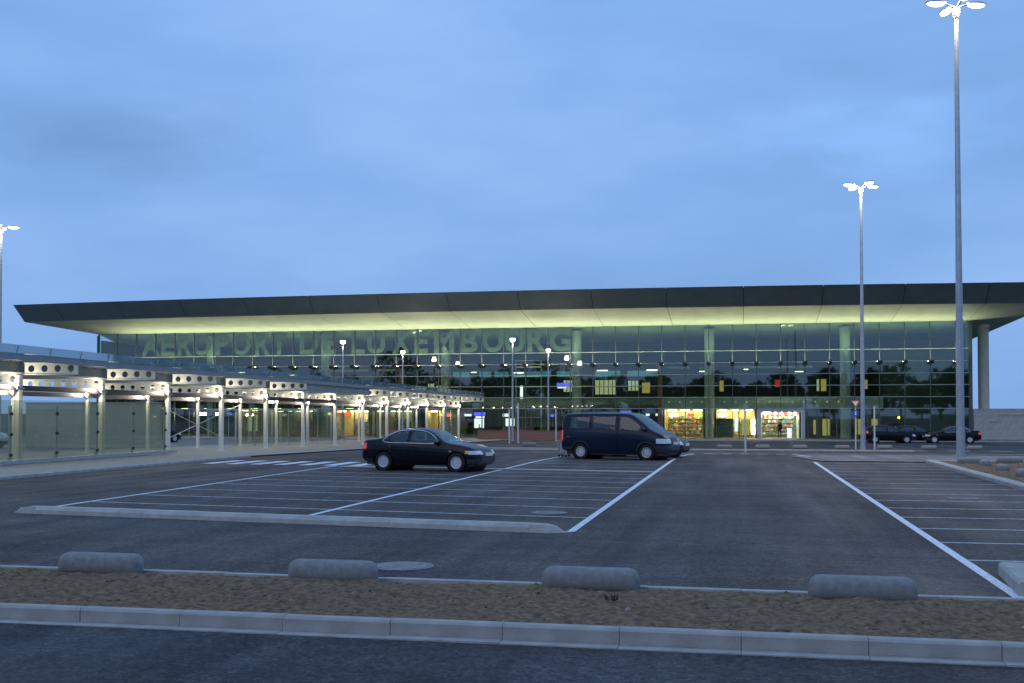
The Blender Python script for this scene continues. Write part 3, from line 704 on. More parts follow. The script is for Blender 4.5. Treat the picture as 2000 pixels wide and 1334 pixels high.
# ------------------------------------------------------------------ covered walkway with glass roof
CX = -26.5
def cz(y): return -.0055 * (y - 36)              # the canopy follows the fall of the ground
PY = [36.7 + 5.5 * i for i in range(-1, 13)]
cp = empty('walkway_canopy', (CX, 70, 0)); tag(cp, 'long glass roofed walkway canopy on steel posts with perforated cream arms', 'canopy')
cp_inv = Matrix.Translation((-CX, -70, 0))
def Cw(mb, name, m, smooth=False):
    o = mb.build(name, m, cp, smooth); o.matrix_parent_inverse = cp_inv; return o
def Cl(name, me, loc):
    o = link(name, me, cp, loc); o.matrix_parent_inverse = cp_inv; return o
def perforated(L, h, t, holes, r, taper=0.0):
    # a flat bar in the XZ plane with round holes, built as strips round each hole
    mb = MB(); n = 20; cw = L / holes; v = []; f = []
    for y in (-t / 2, t / 2):
        for k in range(holes):
            x0, x1 = k * cw, (k + 1) * cw; c = ((x0 + x1) / 2, h / 2)
            base = len(v)
            for q in range(n):
                a = 2 * math.pi * q / n; dx, dz = math.cos(a), math.sin(a)
                s_ = min((cw / 2) / abs(dx) if abs(dx) > 1e-6 else 9, (h / 2) / abs(dz) if abs(dz) > 1e-6 else 9)
                v.append((c[0] + dx * r, y, c[1] + dz * r)); v.append((c[0] + dx * s_, y, c[1] + dz * s_))
            for q in range(n):
                a, b = base + 2 * q, base + 2 * ((q + 1) % n); f.append((a, a + 1, b + 1, b))
            for ang in (45,):                    # corners of each cell
                pass
    half = len(v) // 2
    for k in range(holes):
        for q in range(n):
            a, b = k * 2 * n + 2 * q, k * 2 * n + 2 * ((q + 1) % n); f.append((a, b, b + half, a + half))
    mb.add(v, f)
    mb.box(0, L, -t * 2.2, t * 2.2, -.03, 0); mb.box(0, L, -t * 2.2, t * 2.2, h, h + .03)
    mb.box(L, L + .02, -t / 2, t / 2, -.03, h + .03)
    return mb
arm_me = perforated(2.2, .40, .03, 4, .135).mesh('arm', 'canopy_steel')
tie_me = perforated(4.2, .34, .03, 8, .12).mesh('cross_beam', 'canopy_steel')
post_me = MB().box(-.09, .09, -.11, .11, 0, 3.3).box(-.2, .2, -.2, .2, 0, .02).mesh('post', 'canopy_steel')
bpost_me = MB().box(-.07, .07, -.08, .08, 0, 3.2).box(-.17, .17, -.17, .17, 0, .02).mesh('post', 'canopy_steel')
lamp_me = MB().sphere((0, 0, 0), .08, 8, (1, .7, 1.3)).mesh('lamp', 'lamp_canopy', True)
lampb_me = MB().box(-.03, .03, .05, .5, -.17, -.11).mesh('lamp_bracket', 'galvanised')
for i, y in enumerate(PY):
    z0 = cz(y); zp = zg(y) + .055
    o = Cl('post', post_me, (CX, y, zp)); o.scale.z = (3.36 + z0 - zp) / 3.3
    o = Cl('post', bpost_me, (CX - 4.2, y, zp)); o.scale.z = (3.30 + z0 - zp) / 3.2
    if i not in (6, 7):
        Cl('arm', arm_me, (CX + .25, y, 3.40 + z0)); Cl('lamp', lamp_me, (CX + .24, y - .5, 3.0 + z0)); Cl('lamp_bracket', lampb_me, (CX + .24, y - .5, 3.0 + z0))
    else:
        Cl('lamp', lamp_me, (CX - .24, y - .5, 3.0 + z0)); Cl('lamp_bracket', lampb_me, (CX - .24, y - .5, 3.0 + z0))
    Cl('lamp', lamp_me, (CX - 3.95, y - .5, 2.9 + z0)); Cl('lamp_bracket', lampb_me, (CX - 3.95, y - .5, 2.9 + z0))
    for lx, lzz in ((CX + .24 if i not in (6, 7) else CX - .24, 3.0), (CX - 3.95, 2.9)):
        q = lamp_light(cp, (lx, y - .68, lzz + z0), 60, (1.0, .90, .70), .06); q.matrix_parent_inverse = cp_inv
    Cl('cross_beam', tie_me, (CX - 4.2, y, 3.05 + z0))
def run(x0, x1, ya, yb, z0, z1, name, m):        # a member that follows the slope of the canopy
    v = [(x, y, z + cz(y)) for y in (ya, yb) for x, z in ((x0, z0), (x1, z0), (x1, z1), (x0, z1))]
    Cw(MB().add(v, [(0, 1, 2, 3), (7, 6, 5, 4), (0, 4, 5, 1), (1, 5, 6, 2), (2, 6, 7, 3), (3, 7, 4, 0)]), name, m)
for i in range(len(PY) - 1):
    ya, yb = PY[i] + .002, PY[i + 1] - .002
    run(CX - .03, CX + .03, ya, yb, 3.46, 3.86, 'beam_web', 'canopy_grey')
    run(CX - .16, CX + .16, ya, yb, 3.40, 3.458, 'beam_flange', 'canopy_steel'); run(CX - .16, CX + .16, ya, yb, 3.862, 3.91, 'beam_flange', 'canopy_grey')
    run(CX - .08, CX + .08, ya + .12, yb - .12, 2.78, 2.98, 'rail', 'rail_dark')
    run(CX - 4.28, CX - 4.12, ya + .1, yb - .1, 2.72, 2.92, 'rail', 'rail_dark')
    run(CX - 4.25, CX - 4.15, ya, yb, 3.42, 3.80, 'beam_web', 'canopy_grey')
    run(CX + 2.42, CX + 2.52, ya, yb, 3.72, 3.93, 'gutter', 'canopy_grey')
    if i in (6,) or i == 5: run(CX + 2.36, CX + 2.41, ya + .02, yb - .02, 3.30, 3.715, 'cladding_panel', 'canopy_grey')
    for k in range(3):
        a, b = ya + (yb - ya) * k / 3 + .02, ya + (yb - ya) * (k + 1) / 3 - .02
        v = [(x, y, z + cz(y)) for y in (a, b) for x, z in ((CX - 5.2, 4.02), (CX + 2.5, 3.955), (CX + 2.5, 3.97), (CX - 5.2, 4.035))]
        Cw(MB().add(v, [(0, 1, 2, 3), (7, 6, 5, 4), (0, 4, 5, 1), (1, 5, 6, 2), (2, 6, 7, 3), (3, 7, 4, 0)]), 'roof_pane', 'canopy_glass')
        run(CX + 2.54, CX + 2.555, a, b, 3.95, 4.24, 'edge_pane', 'fascia_glass')
        if k: run(CX - 5.2, CX + 2.4, a - .045, a - .005, 3.93, 3.95, 'purlin', 'canopy_grey')
        v = MB().tube([(CX + 2.50, a, 3.9 + cz(a)), (CX + 2.60, a, 4.2 + cz(a))], .025, 6); Cw(v, 'clamp', 'galvanised')
# glass wind screen along the outer side of the near bays
gs = empty('glass_screen', (CX + .55, 36, zg(36) + .055)); tag(gs, 'clear glass wind screen with clamped posts along the near canopy bays', 'screen')
for k, y in enumerate(np.arange(24.5, 47.5, 2.74)):
    y = float(y) - 36
    MB().box(-.04, .04, y - .05, y + .05, 0, 2.15).build('post', 'galvanised', gs)
    for z in (.35, 1.1, 1.85): MB().box(.03, .085, y - .07, y + .07, z - .05, z + .05).build('clamp', 'black_plastic', gs)
    if y + 2.74 < 12: MB().box(.05, .062, y + .02, y + 2.72, .18, 2.35).build('pane', 'screen_glass', gs)
MB().box(-.06, .1, -12, 11.4, .02, .16).build('base_rail', 'galvanised', gs)
# second screen line on the far side of the walk, and tie rods crossing an open bay
gs2 = empty('glass_screen', (CX - 4.4, 60, zg(60) + .055)); tag(gs2, 'clear glass screen along the rear posts of the canopy toward the terminal', 'screen')
for k in range(8):
    y = 4 + k * 2.74; dz = zg(60 + y) - zg(60)
    MB().box(-.04, .04, y - .05, y + .05, dz, 2.2 + dz).build('post', 'galvanised', gs2)
    if k < 7: MB().box(.05, .062, y + .03, y + 2.71, .18 + dz, 2.3 + dz).build('pane', 'screen_glass', gs2)
for a, b in ((.1, 2.6), (2.6, .1)): Cw(MB().tube([(CX - 4.2, 53.3, zg(53) + .1 + a), (CX - 4.2, 63.9, zg(64) + b)], .022, 6), 'tie_rod', 'galvanised')
# plastered wall seen through the canopy
pw = empty('plaster_wall', (-37.6, 59, zg(59))); tag(pw, 'beige rendered wall standing behind the glass wind screen', 'wall')
MB().box(-4.4, 4.4, -.15, .15, -.1, 2.66).build('wall_face', 'plaster_wall', pw); MB().box(-4.45, 4.45, -.2, .2, 2.66, 2.72).build('coping', 'concrete', pw)

# ------------------------------------------------------------------ lamp masts
def mast(name, x, y, h, r0, r1, heads, lab, group, lampmat, scale=1.0, rot=0.0):
    t = empty(name, (x, y, zg(y)), rot); tag(t, lab, 'lamp mast', group)
    MB().tube([(0, 0, 0), (0, 0, h * .5), (0, 0, h)], [r0, (r0 + r1) / 2, r1], 18).build('pole', 'galvanised', t, 40)
    MB().lathe([(r0 * 1.7, 0), (r0 * 1.7, .03), (r0 * 1.15, .035), (r0 * 1.1, .35)], 18).build('base_plate', 'galvanised', t, 40)
    MB().box(r0 - .02, r0 + .012, -.06, .06, .7, 1.15).build('hatch', 'concrete_dark', t)
    MB().lathe([(r1 * 1.2, h - .5 * scale), (r1 * 2.1, h - .35 * scale), (r1 * 2.1, h - .15 * scale), (r1 * 1.2, h)], 14).build('collar', 'galvanised', t, 40)
    for k in range(heads):
        a = 2 * math.pi * k / heads + .2
        ca, sa = math.cos(a), math.sin(a)
        def rp(p): return (p[0] * ca - p[1] * sa, p[0] * sa + p[1] * ca, p[2])
        MB().tube([rp((0, 0, h - .1)), rp((.35 * scale, 0, h + .05)), rp((.55 * scale, 0, h + .08))], .035 * scale, 8).build('arm', 'galvanised', t)
        b = MB().sphere((0, 0, 0), 1, 8, (.42 * scale, .20 * scale, .09 * scale))
        hd = MB().add([rp((p[0] + .82 * scale, p[1], max(p[2], -.02 * scale) + h + .10)) for p in b.v], b.f).build('head', 'galvanised', t, True)
        b = MB().sphere((0, 0, 0), 1, 8, (.36 * scale, .17 * scale, .12 * scale))
        MB().add([rp((p[0] + .82 * scale, p[1], min(p[2], 0) + h + .075)) for p in b.v], b.f).build('lens', lampmat, hd, True)
_m = mast
def mast(name, x, y, h, *a, **k):
    before = set(bpy.data.objects); _m(name, x, y, h, *a, **k)
    t = [o for o in bpy.data.objects if o not in before and o.type == 'EMPTY'][0]
    lamp_light(t, (0, 0, h - .05), 4200 if h > 16 else 3000, (1.0, .84, .62), .5, 168)
mast('lamp_mast', 8.75, 47.4, 18.62, .165, .075, 4, 'tall grey floodlight mast rising from the corner of the soil bed', None, 'lamp_white', 1.05, .1)
mast('lamp_mast', 6.75, 64.5, 14.9, .13, .06, 4, 'slim grey mast with crown of bright lamps beside the road signs', None, 'lamp_white', .95, .3)
mast('lamp_mast', -49.5, 66.5, 14.85, .13, .06, 4, 'grey lamp mast standing in the yard beyond the covered walkway', None, 'lamp_white', .95, .25)
for (x, y, lab) in ((-35.4, 95, 'slender lamp post behind the canopy roof, opposite the letters D and E'), (-34.4, 110, 'short looking lamp post behind the canopy roof, opposite the letter X'),
               (-19.6, 95, 'slender lamp post at the road edge before the letter U'), (-19.0, 110, 'slender lamp post behind the low red wall before the letter R')):
    t = empty('street_lamp', (x, y, zg(y) + (.05 if y > 104 else 0))); tag(t, lab, 'street lamp', 'lamp posts on the forecourt')
    MB().tube([(0, 0, 0), (0, 0, 8.8)], [.10, .06], 12).build('pole', 'galvanised', t, 40)
    MB().lathe([(.17, 0), (.17, .03), (.12, .035), (.11, .3)], 14).build('base_plate', 'galvanised', t, 40)
    MB().lathe([(.30, 9.06), (.26, 9.12), (.05, 9.15)], 16).build('cap', 'galvanised', t, 40)
    MB().lathe([(.09, 8.78), (.2, 8.84), (.24, 8.95), (.2, 9.05)], 16).build('lens', 'lamp_small', t, True)
    lamp_light(t, (0, 0, 8.7), 650, (1.0, .84, .64), .2)

# ------------------------------------------------------------------ signs, posts, low wall
def post(x, y, h, lab, r=.05, m='white_post'):
    t = empty('marker_post', (x, y, zg(y))); tag(t, lab, 'post')
    MB().tube([(0, 0, 0), (0, 0, h)], r, 10).build('shaft', m, t, 40)
    MB().lathe([(r * 1.15, h), (r * 1.15, h + .03), (.001, h + .06)], 10).build('cap', 'galvanised', t)
    MB().lathe([(r * 2, 0), (r * 2, .02), (r, .03)], 10).build('foot', 'galvanised', t)
post(.28, 61, 2.3, 'white steel post standing alone before the shop fronts')
post(8.0, 70, 2.6, 'white steel post between the slim mast and the parked cars')
post(-17.6, 84, 2.6, 'pale steel post standing just beside the roadside lamp post', .07)
post(-16.9, 84, 3.1, 'taller pale steel post in front of the lift tower', .07)
post(-15.9, 96, 2.8, 'thin pale post carrying nothing between the lamp posts', .06)
t = empty('traffic_sign', (7.0, 71, zg(71))); tag(t, 'give way triangle above a round blue sign on a white pole', 'traffic sign')
MB().tube([(0, 0, 0), (0, 0, 3.0)], .04, 10).build('pole', 'white_post', t)
MB().prism([(-.28, 3.0), (0, 2.54), (.28, 3.0)], -.07, -.05).build('triangle_plate', 'sign_red', t)
MB().prism([(-.18, 2.94), (0, 2.645), (.18, 2.94)], -.075, -.0705).build('triangle_face', 'sign_white', t)
MB().lathe([(.20, -.075), (.20, -.05)], 24, 'y', (0, 0, 2.2)).build('disc', 'sign_blue', t)
MB().box(-.04, .04, -.082, -.0755, 2.09, 2.31).build('arrow_shaft', 'sign_white', t)
lw = empty('brick_wall', (-18, 101.5, zg(101.5))); tag(lw, 'low red brick wall running along the forecourt edge', 'wall')
bk = {}
for seg0, seg1 in ((-33.5, -28.2), (-24.3, -12.5)):
    for r_ in range(3):
        x = seg0 - (.0 if r_ % 2 else .4)
        while x < seg1:
            a, b = max(x, seg0), min(x + .8, seg1); w = b - a
            if w > .05:
                key = round(w, 2)
                if key not in bk: bk[key] = MB().box(.01, w - .01, -.14, .14, .01, .27).mesh('brick', 'brick_red')
                link('brick', bk[key], lw, (a + 18, random.uniform(-.006, .006), r_ * .28))
            x += .8
    MB().box(seg0 + 18, seg1 + 18, -.12, .12, 0, .83).build('mortar_core', 'concrete_dark', lw)
    MB().box(seg0 + 17.95, seg1 + 18.05, -.17, .17, .84, .9).build('coping', 'brick_red', lw)
# small silver box trailer behind the van
t = empty('luggage_trolley', (-7.8, 49.3, zg(49.3)), -.3); tag(t, 'small silver luggage trolley standing behind the dark blue van', 'trolley'); t.scale = (.66,) * 3
MB().box(-.3, .3, -.3, .3, .38, .42).box(-.3, -.26, -.3, .3, .42, 1.0).build('deck', 'galvanised', t)
MB().box(-.22, .28, -.26, .26, .425, .92).build('case', 'paint_silver', t)
for (x, y) in ((-.26, -.24), (.26, -.24), (-.26, .24), (.26, .24)):
    MB().lathe([(.06, -.02), (.09, -.015), (.09, .015), (.06, .02)], 12, 'y', (x, y, .09)).build('castor', 'tyre', t)
    MB().tube([(x, y, .1), (x, y, .38)], .018, 6).build('leg', 'galvanised', t)
MB().tube([(-.28, -.25, 1.0), (-.42, -.25, 1.12), (-.42, .25, 1.12), (-.28, .25, 1.0)], .018, 6).build('handle', 'galvanised', t)

# ------------------------------------------------------------------ vehicles
def pch(xs, ys, x):                                   # monotone cubic through the profile points
    xs, ys = np.array(xs, float), np.array(ys, float); h = np.diff(xs); d = np.diff(ys) / h
    m = np.zeros_like(ys); m[0], m[-1] = d[0], d[-1]
    for i in range(1, len(xs) - 1):
        if d[i - 1] * d[i] > 0: w1, w2 = 2 * h[i] + h[i - 1], h[i] + 2 * h[i - 1]; m[i] = (w1 + w2) / (w1 / d[i - 1] + w2 / d[i])
    i = np.clip(np.searchsorted(xs, x) - 1, 0, len(xs) - 2); t = (x - xs[i]) / h[i]
    return (2 * t**3 - 3 * t**2 + 1) * ys[i] + (t**3 - 2 * t**2 + t) * h[i] * m[i] + (-2 * t**3 + 3 * t**2) * ys[i + 1] + (t**3 - t**2) * h[i] * m[i + 1]
def inpoly(px, pz, poly):
    inside = np.zeros(px.shape, bool); n = len(poly)
    for i in range(n):
        (x0, z0), (x1, z1) = poly[i], poly[(i + 1) % n]
        if z0 == z1: continue
        c = ((z0 > pz) != (z1 > pz)) & (px < (x1 - x0) * (pz - z0) / (z1 - z0) + x0); inside ^= c
    return inside
def polydist(px, pz, poly):
    d = np.full(px.shape, 9.0); n = len(poly)
    for i in range(n):
        a, b = np.array(poly[i]), np.array(poly[(i + 1) % n]); ab = b - a; L2 = ab @ ab
        t = np.clip(((px - a[0]) * ab[0] + (pz - a[1]) * ab[1]) / L2, 0, 1)
        d = np.minimum(d, np.hypot(px - a[0] - t * ab[0], pz - a[1] - t * ab[1]))
    return d
def make_car(S, res=.02):
    """S: profile dictionary. Returns [(part name, verts, faces, material, parent part)] in car space, front at +x, centred, wheels on z=0."""
    L = S['L']; xs = np.linspace(0.0, L, int(L / res) + 1)
    zt_ = pch(*zip(*S['top']), xs); zb_ = pch(*zip(*S['bot']), xs); w_ = pch(*zip(*S['half']), xs); bl_ = pch(*zip(*S['belt']), xs)
    N = int(2.9 / res / 1.15); grid = []
    for x, zt1, zb1, w, zbelt in zip(xs, zt_, zb_, w_, bl_):
        zb2 = min(zbelt, zt1 - .05); wb = w * .945; hh = zb2 - zb1
        p = [(0, zb1), (w * .8, zb1), (w * .955, zb1 + .05), (w * .99, zb1 + hh * .3), (w, zb1 + hh * .55), (w * .992, zb1 + hh * .72), (w * .975, zb1 + hh * .88), (wb, zb2)]
        t = zt1 - zb2
        if t > .12:
            wt = max(.2, wb - S['tumble'] * t); r = min(.10, t * .3)
            p += [(wb - S['tumble'] * t * .5 + .012, zb2 + t * .5), (wt + S['tumble'] * r + .004, zt1 - r), (wt - r * .55, zt1 - .012), (wt * .5, zt1 + .012), (0, zt1 + .02)]
        else: p += [(wb - .02, zb2 + t * .6), (wb * .86, zt1 - .008), (wb * .45, zt1 + .01), (0, zt1 + .02)]
        p = np.array(p)
        for _ in range(2):
            q = [p[0]]
            for a, b in zip(p[:-1], p[1:]): q += [a * .75 + b * .25, a * .25 + b * .75]
            q.append(p[-1]); p = np.array(q)
        s_ = np.r_[0, np.cumsum(np.hypot(*np.diff(p, axis=0).T))]; u = np.linspace(0, s_[-1], N)
        grid.append(np.c_[np.interp(u, s_, p[:, 0]), np.interp(u, s_, p[:, 1])])
    G = np.array(grid); nx = len(xs)
    full = np.concatenate([G, G[:, -2:0:-1] * np.array([-1, 1])], 1); M = full.shape[1]
    V = np.concatenate([np.repeat(xs[:, None], M, 1)[..., None], full], 2).reshape(-1, 3)
    I = (np.arange(nx - 1)[:, None] * M + np.arange(M)[None]); Jn = (np.arange(nx - 1)[:, None] * M + (np.arange(M)[None] + 1) % M)
    F = np.stack([I, Jn, Jn + M, I + M], -1).reshape(-1, 4)
    Cn = V[F].mean(1); e1 = V[F[:, 2]] - V[F[:, 0]]; e2 = V[F[:, 3]] - V[F[:, 1]]; Nn = np.cross(e1, e2); Nn /= np.linalg.norm(Nn, axis=1)[:, None] + 1e-9
    cx_, cy_, cz_ = Cn.T; side = np.abs(Nn[:, 1]) > .55; left = cy_ > 0
    lab = np.full(len(F), 'body', dtype=object)
    # shut lines (doors) before the glass
    for nm, poly in S['doors']:
        for sd, tagn in ((True, '+'), (False, '-')):
            k = side & (left == sd) & inpoly(cx_, cz_, poly); lab[k] = nm + tagn
            g = k & (polydist(cx_, cz_, poly) < res * .62); lab[g] = 'gap'
    for sd, tagn in ((True, '+'), (False, '-')):
        sb = (left == sd) & side
        for nm, poly in S['wins']:
            lab[sb & inpoly(cx_, cz_, poly)] = nm + tagn
    ws0, ws1, wtop = S['ws']; zc = np.interp(cx_, xs, zt_)
    up = (Nn[:, 2] > .12) & (np.abs(Nn[:, 1]) < .6) & (cz_ > np.interp(cx_, xs, bl_) + .03)
    lim = np.interp(cx_, xs, w_) * .945 - S['tumble'] * np.maximum(0, zc - np.interp(cx_, xs, bl_)) - .075
    lab[up & (cx_ > ws0) & (cx_ < ws1) & (np.abs(cy_) < lim)] = 'windscreen'
    r0, r1 = S['rw']; upr = (np.abs(Nn[:, 1]) < .6) & (cz_ > np.interp(cx_, xs, bl_) + S.get('rwz', .03)) & (cz_ < S.get('rwt', 9))
    lab[upr & (cx_ > r0) & (cx_ < r1) & (np.abs(cy_) < lim)] = 'rear_window'
    for nm, x0, x1, z0, z1, y0, y1, m in S['patch']:
        k = (cx_ > x0) & (cx_ < x1) & (cz_ > z0) & (cz_ < z1) & (np.abs(cy_) > y0) & (np.abs(cy_) < y1)
        if y0 > .2:
            lab[k & left] = nm + '+'; lab[k & ~left] = nm + '-'
        else: lab[k] = nm
    for wx in S['wheels']:
        lab[(np.hypot(cx_ - wx, cz_ - S['wr']) < S['arch']) & (np.abs(cy_) > .45)] = 'cut'
        if S.get('flare'):
            k = (np.hypot(cx_ - wx, cz_ - S['wr']) < S['arch'] + .05) & (lab == 'body') & (np.abs(cy_) > .5); e_s = 1 if wx < 2 else 2; lab[k & left] = 'arch_trim' + '+' * e_s; lab[k & ~left] = 'arch_trim' + '-' * e_s
    lab[(lab == 'body') & (cz_ < S['sill'])] = 'sill_trim'
    out_ = []
    matof = {'windscreen': 'car_glass', 'rear_window': 'car_glass', 'window_trim': 'chrome', 'sill_trim': 'dark_trim', 'arch_trim': 'dark_trim', 'gap': 'black_plastic'}
    for p in S['patch']: matof[p[0]] = p[7]
    for nm, _ in S['wins']: matof[nm] = 'car_glass'
    for l in dict.fromkeys(lab):
        if l in ('cut', 'gap'): continue
        f = F[lab == l]; ids, inv = np.unique(f, return_inverse=True); v = V[ids] - np.array([L / 2, 0, 0])
        ff = inv.reshape(-1, 4).tolist()
        out_.append((l.rstrip('+-'), v.tolist(), ff, matof.get(l.rstrip('+-'), None)))
    # rubber seals and bright trim follow the glass edges on the curved side
    def edge_tube(poly, r_, sgn, off):
        pts = []
        pl = np.array(list(poly) + [poly[0]], float)
        for _ in range(2):
            q = [pl[:-1] * .8 + pl[1:] * .2, pl[:-1] * .2 + pl[1:] * .8]; pl = np.stack(q, 1).reshape(-1, 2); pl = np.vstack([pl, pl[:1]])
        for x, z in pl:
            i_ = int(np.clip(round(x / L * (nx - 1)), 0, nx - 1)); gsec = G[i_]; a_ = np.argmax(gsec[:, 0]); up_ = gsec[a_:]
            k_ = int(np.argmin(np.abs(up_[:, 1] - z))); pts.append((x - L / 2, sgn * (up_[k_, 0] + off), z))
        return MB().tube(pts, r_, 6, False)
    for sgn in (-1, 1):
        for nm, poly in S['wins']:
            q = edge_tube(poly, .014, sgn, -.002); out_.append(('window_seal', q.v, q.f, 'black_plastic'))
        if S.get('trim'):
            q = edge_tube(S['trim'], .015, sgn, .004); out_.append(('window_trim', q.v, q.f, 'chrome'))
    # bulkheads closing nose and tail
    for i in (0, nx - 1):
        v = V[i * M:(i + 1) * M] - np.array([L / 2, 0, 0]); out_.append(('end_panel', v.tolist(), [list(range(M))], 'dark_trim'))
    return out_
WHEEL = {}
def wheel_meshes(r, key, spokes):
    if key in WHEEL: return WHEEL[key]
    ty = MB().lathe([(r * .64, -.10), (r * .93, -.105), (r, -.075), (r, .075), (r * .93, .105), (r * .64, .10)], 40, 'y', close=True).mesh('wheel', 'tyre', 30)
    rm = MB().lathe([(.001, .072), (r * .18, .078), (r * .22, .066), (r * .20, .05)], 24, 'y').lathe([(r * .55, .03), (r * .57, .088), (r * .655, .095), (r * .66, .03)], 40, 'y', close=True)
    for k in range(spokes):
        a = 2 * math.pi * k / spokes; ca, sa = math.cos(a), math.sin(a); w = .030 if spokes > 8 else .05
        v = [(r * .15, -w), (r * .58, -w * .75), (r * .58, w * .75), (r * .15, w)]
        rm.prism([(p[0] * ca - p[1] * sa, p[0] * sa + p[1] * ca) for p in v], .045, .072, 'y')
    rm.lathe([(.001, -.02), (r * .56, -.02), (r * .56, -.01)], 24, 'y')
    dk = MB().lathe([(.001, .03), (r * .6, .032), (r * .6, .0)], 30, 'y').mesh('brake_disc', 'rim_shade')
    WHEEL[key] = (ty, rm.mesh('rim', 'rim', 30), dk); return WHEEL[key]
CARM = {}
def car(kind, S, paint, loc, rz, lab, cat, res=.02, spokes=12, mirror=True, name='parked_car'):
    t = empty(name, loc, rz); tag(t, lab, cat)
    if (kind, res) not in CARM: CARM[(kind, res)] = make_car(S, res)
    for l, v, f, m in CARM[(kind, res)]:
        me = bpy.data.meshes.new(l); me.from_pydata(v, [], f); me.materials.append(MATS[m or paint]); me.shade_smooth(); link(l if l != 'gap' else 'door_seal', me, t)
    L = S['L']; r = S['wr']; ty, rm, dk = wheel_meshes(r, kind, spokes)
    wy = S['track']
    for wx in S['wheels']:
        for s_ in (-1, 1):
            w = link('wheel', ty, t, (wx - L / 2, s_ * wy, r)); w.rotation_euler = (0, 0, 0 if s_ > 0 else math.pi)
            link('brake_disc', dk, w); q = link('rim', rm, w); q.rotation_euler.y = random.uniform(0, 1)
        wc = wx - L / 2
        MB().lathe([(S['arch'] + .012, -wy + .13), (S['arch'] + .012, wy - .13)], 28, 'y', (wc, 0, r)).build('wheel_well', 'black_plastic', t)
        for s_ in (-1, 1): MB().tube([(wc, s_ * (wy - .13), r), (wc, s_ * (wy + .05), r)], S['arch'] + .012, 28, False).build('wheel_well', 'black_plastic', t)
    MB().box(-L / 2 + .25, L / 2 - .25, -S['track'] + .02, S['track'] - .02, .2, .34).build('floor_pan', 'black_plastic', t)
    MB().box(-L / 2 + .4, L / 2 - .5, -S['track'] + .1, S['track'] - .1, .36, S['cabfloor']).build('cabin_tub', 'seat_cloth', t)
    for x in [q - L / 2 for q in S['seats']]:
        for y in S.get('seaty', (-.36, .36)):
            MB().box(x - .1, x + .06, y - .22, y + .22, S['cabfloor'], S['seath']).box(x - .09, x + .02, y - .12, y + .12, S['seath'] + .03, S['seath'] + .2).build('seat', 'seat_cloth', t)
    sx_ = S['steer'] - L / 2
    MB().tube([(sx_ - .05, .36, S['seath'] - .02), (sx_ + .25, .36, S['seath'] - .15)], .03, 8).lathe([(.15, -.02), (.19, 0), (.15, .02)], 20, 'x', (sx_, .36, S['seath'])).build('steering_wheel', 'black_plastic', t)
    if mirror:
        mx_, mz_, my_ = S['mirror']
        for s_ in (-1, 1): MB().sphere((mx_, s_ * (my_ + .10), mz_), .1, 7, (.75, 1.05, .72)).box(mx_ - .02, mx_ + .03, min(s_ * my_, s_ * (my_ - .05)), max(s_ * my_, s_ * (my_ - .05)), mz_ - .06, mz_ - .01).build('mirror', 'black_plastic', t, True)
    for (x, z, y) in S['handles']:
        for s_ in (-1, 1): MB().box(x - .09, x + .09, s_ * y - .02, s_ * y + .02, z - .015, z + .015).build('handle', paint, t)
    MB().box(-L / 2 - .025, -L / 2 + .01, -.26, .26, S['plate'], S['plate'] + .11).build('number_plate', 'plate_white', t)
    MB().box(L / 2 - .01, L / 2 + .025, -.26, .26, S['plate'] - .1, S['plate'] + .01).build('number_plate', 'plate_white', t)
    return t
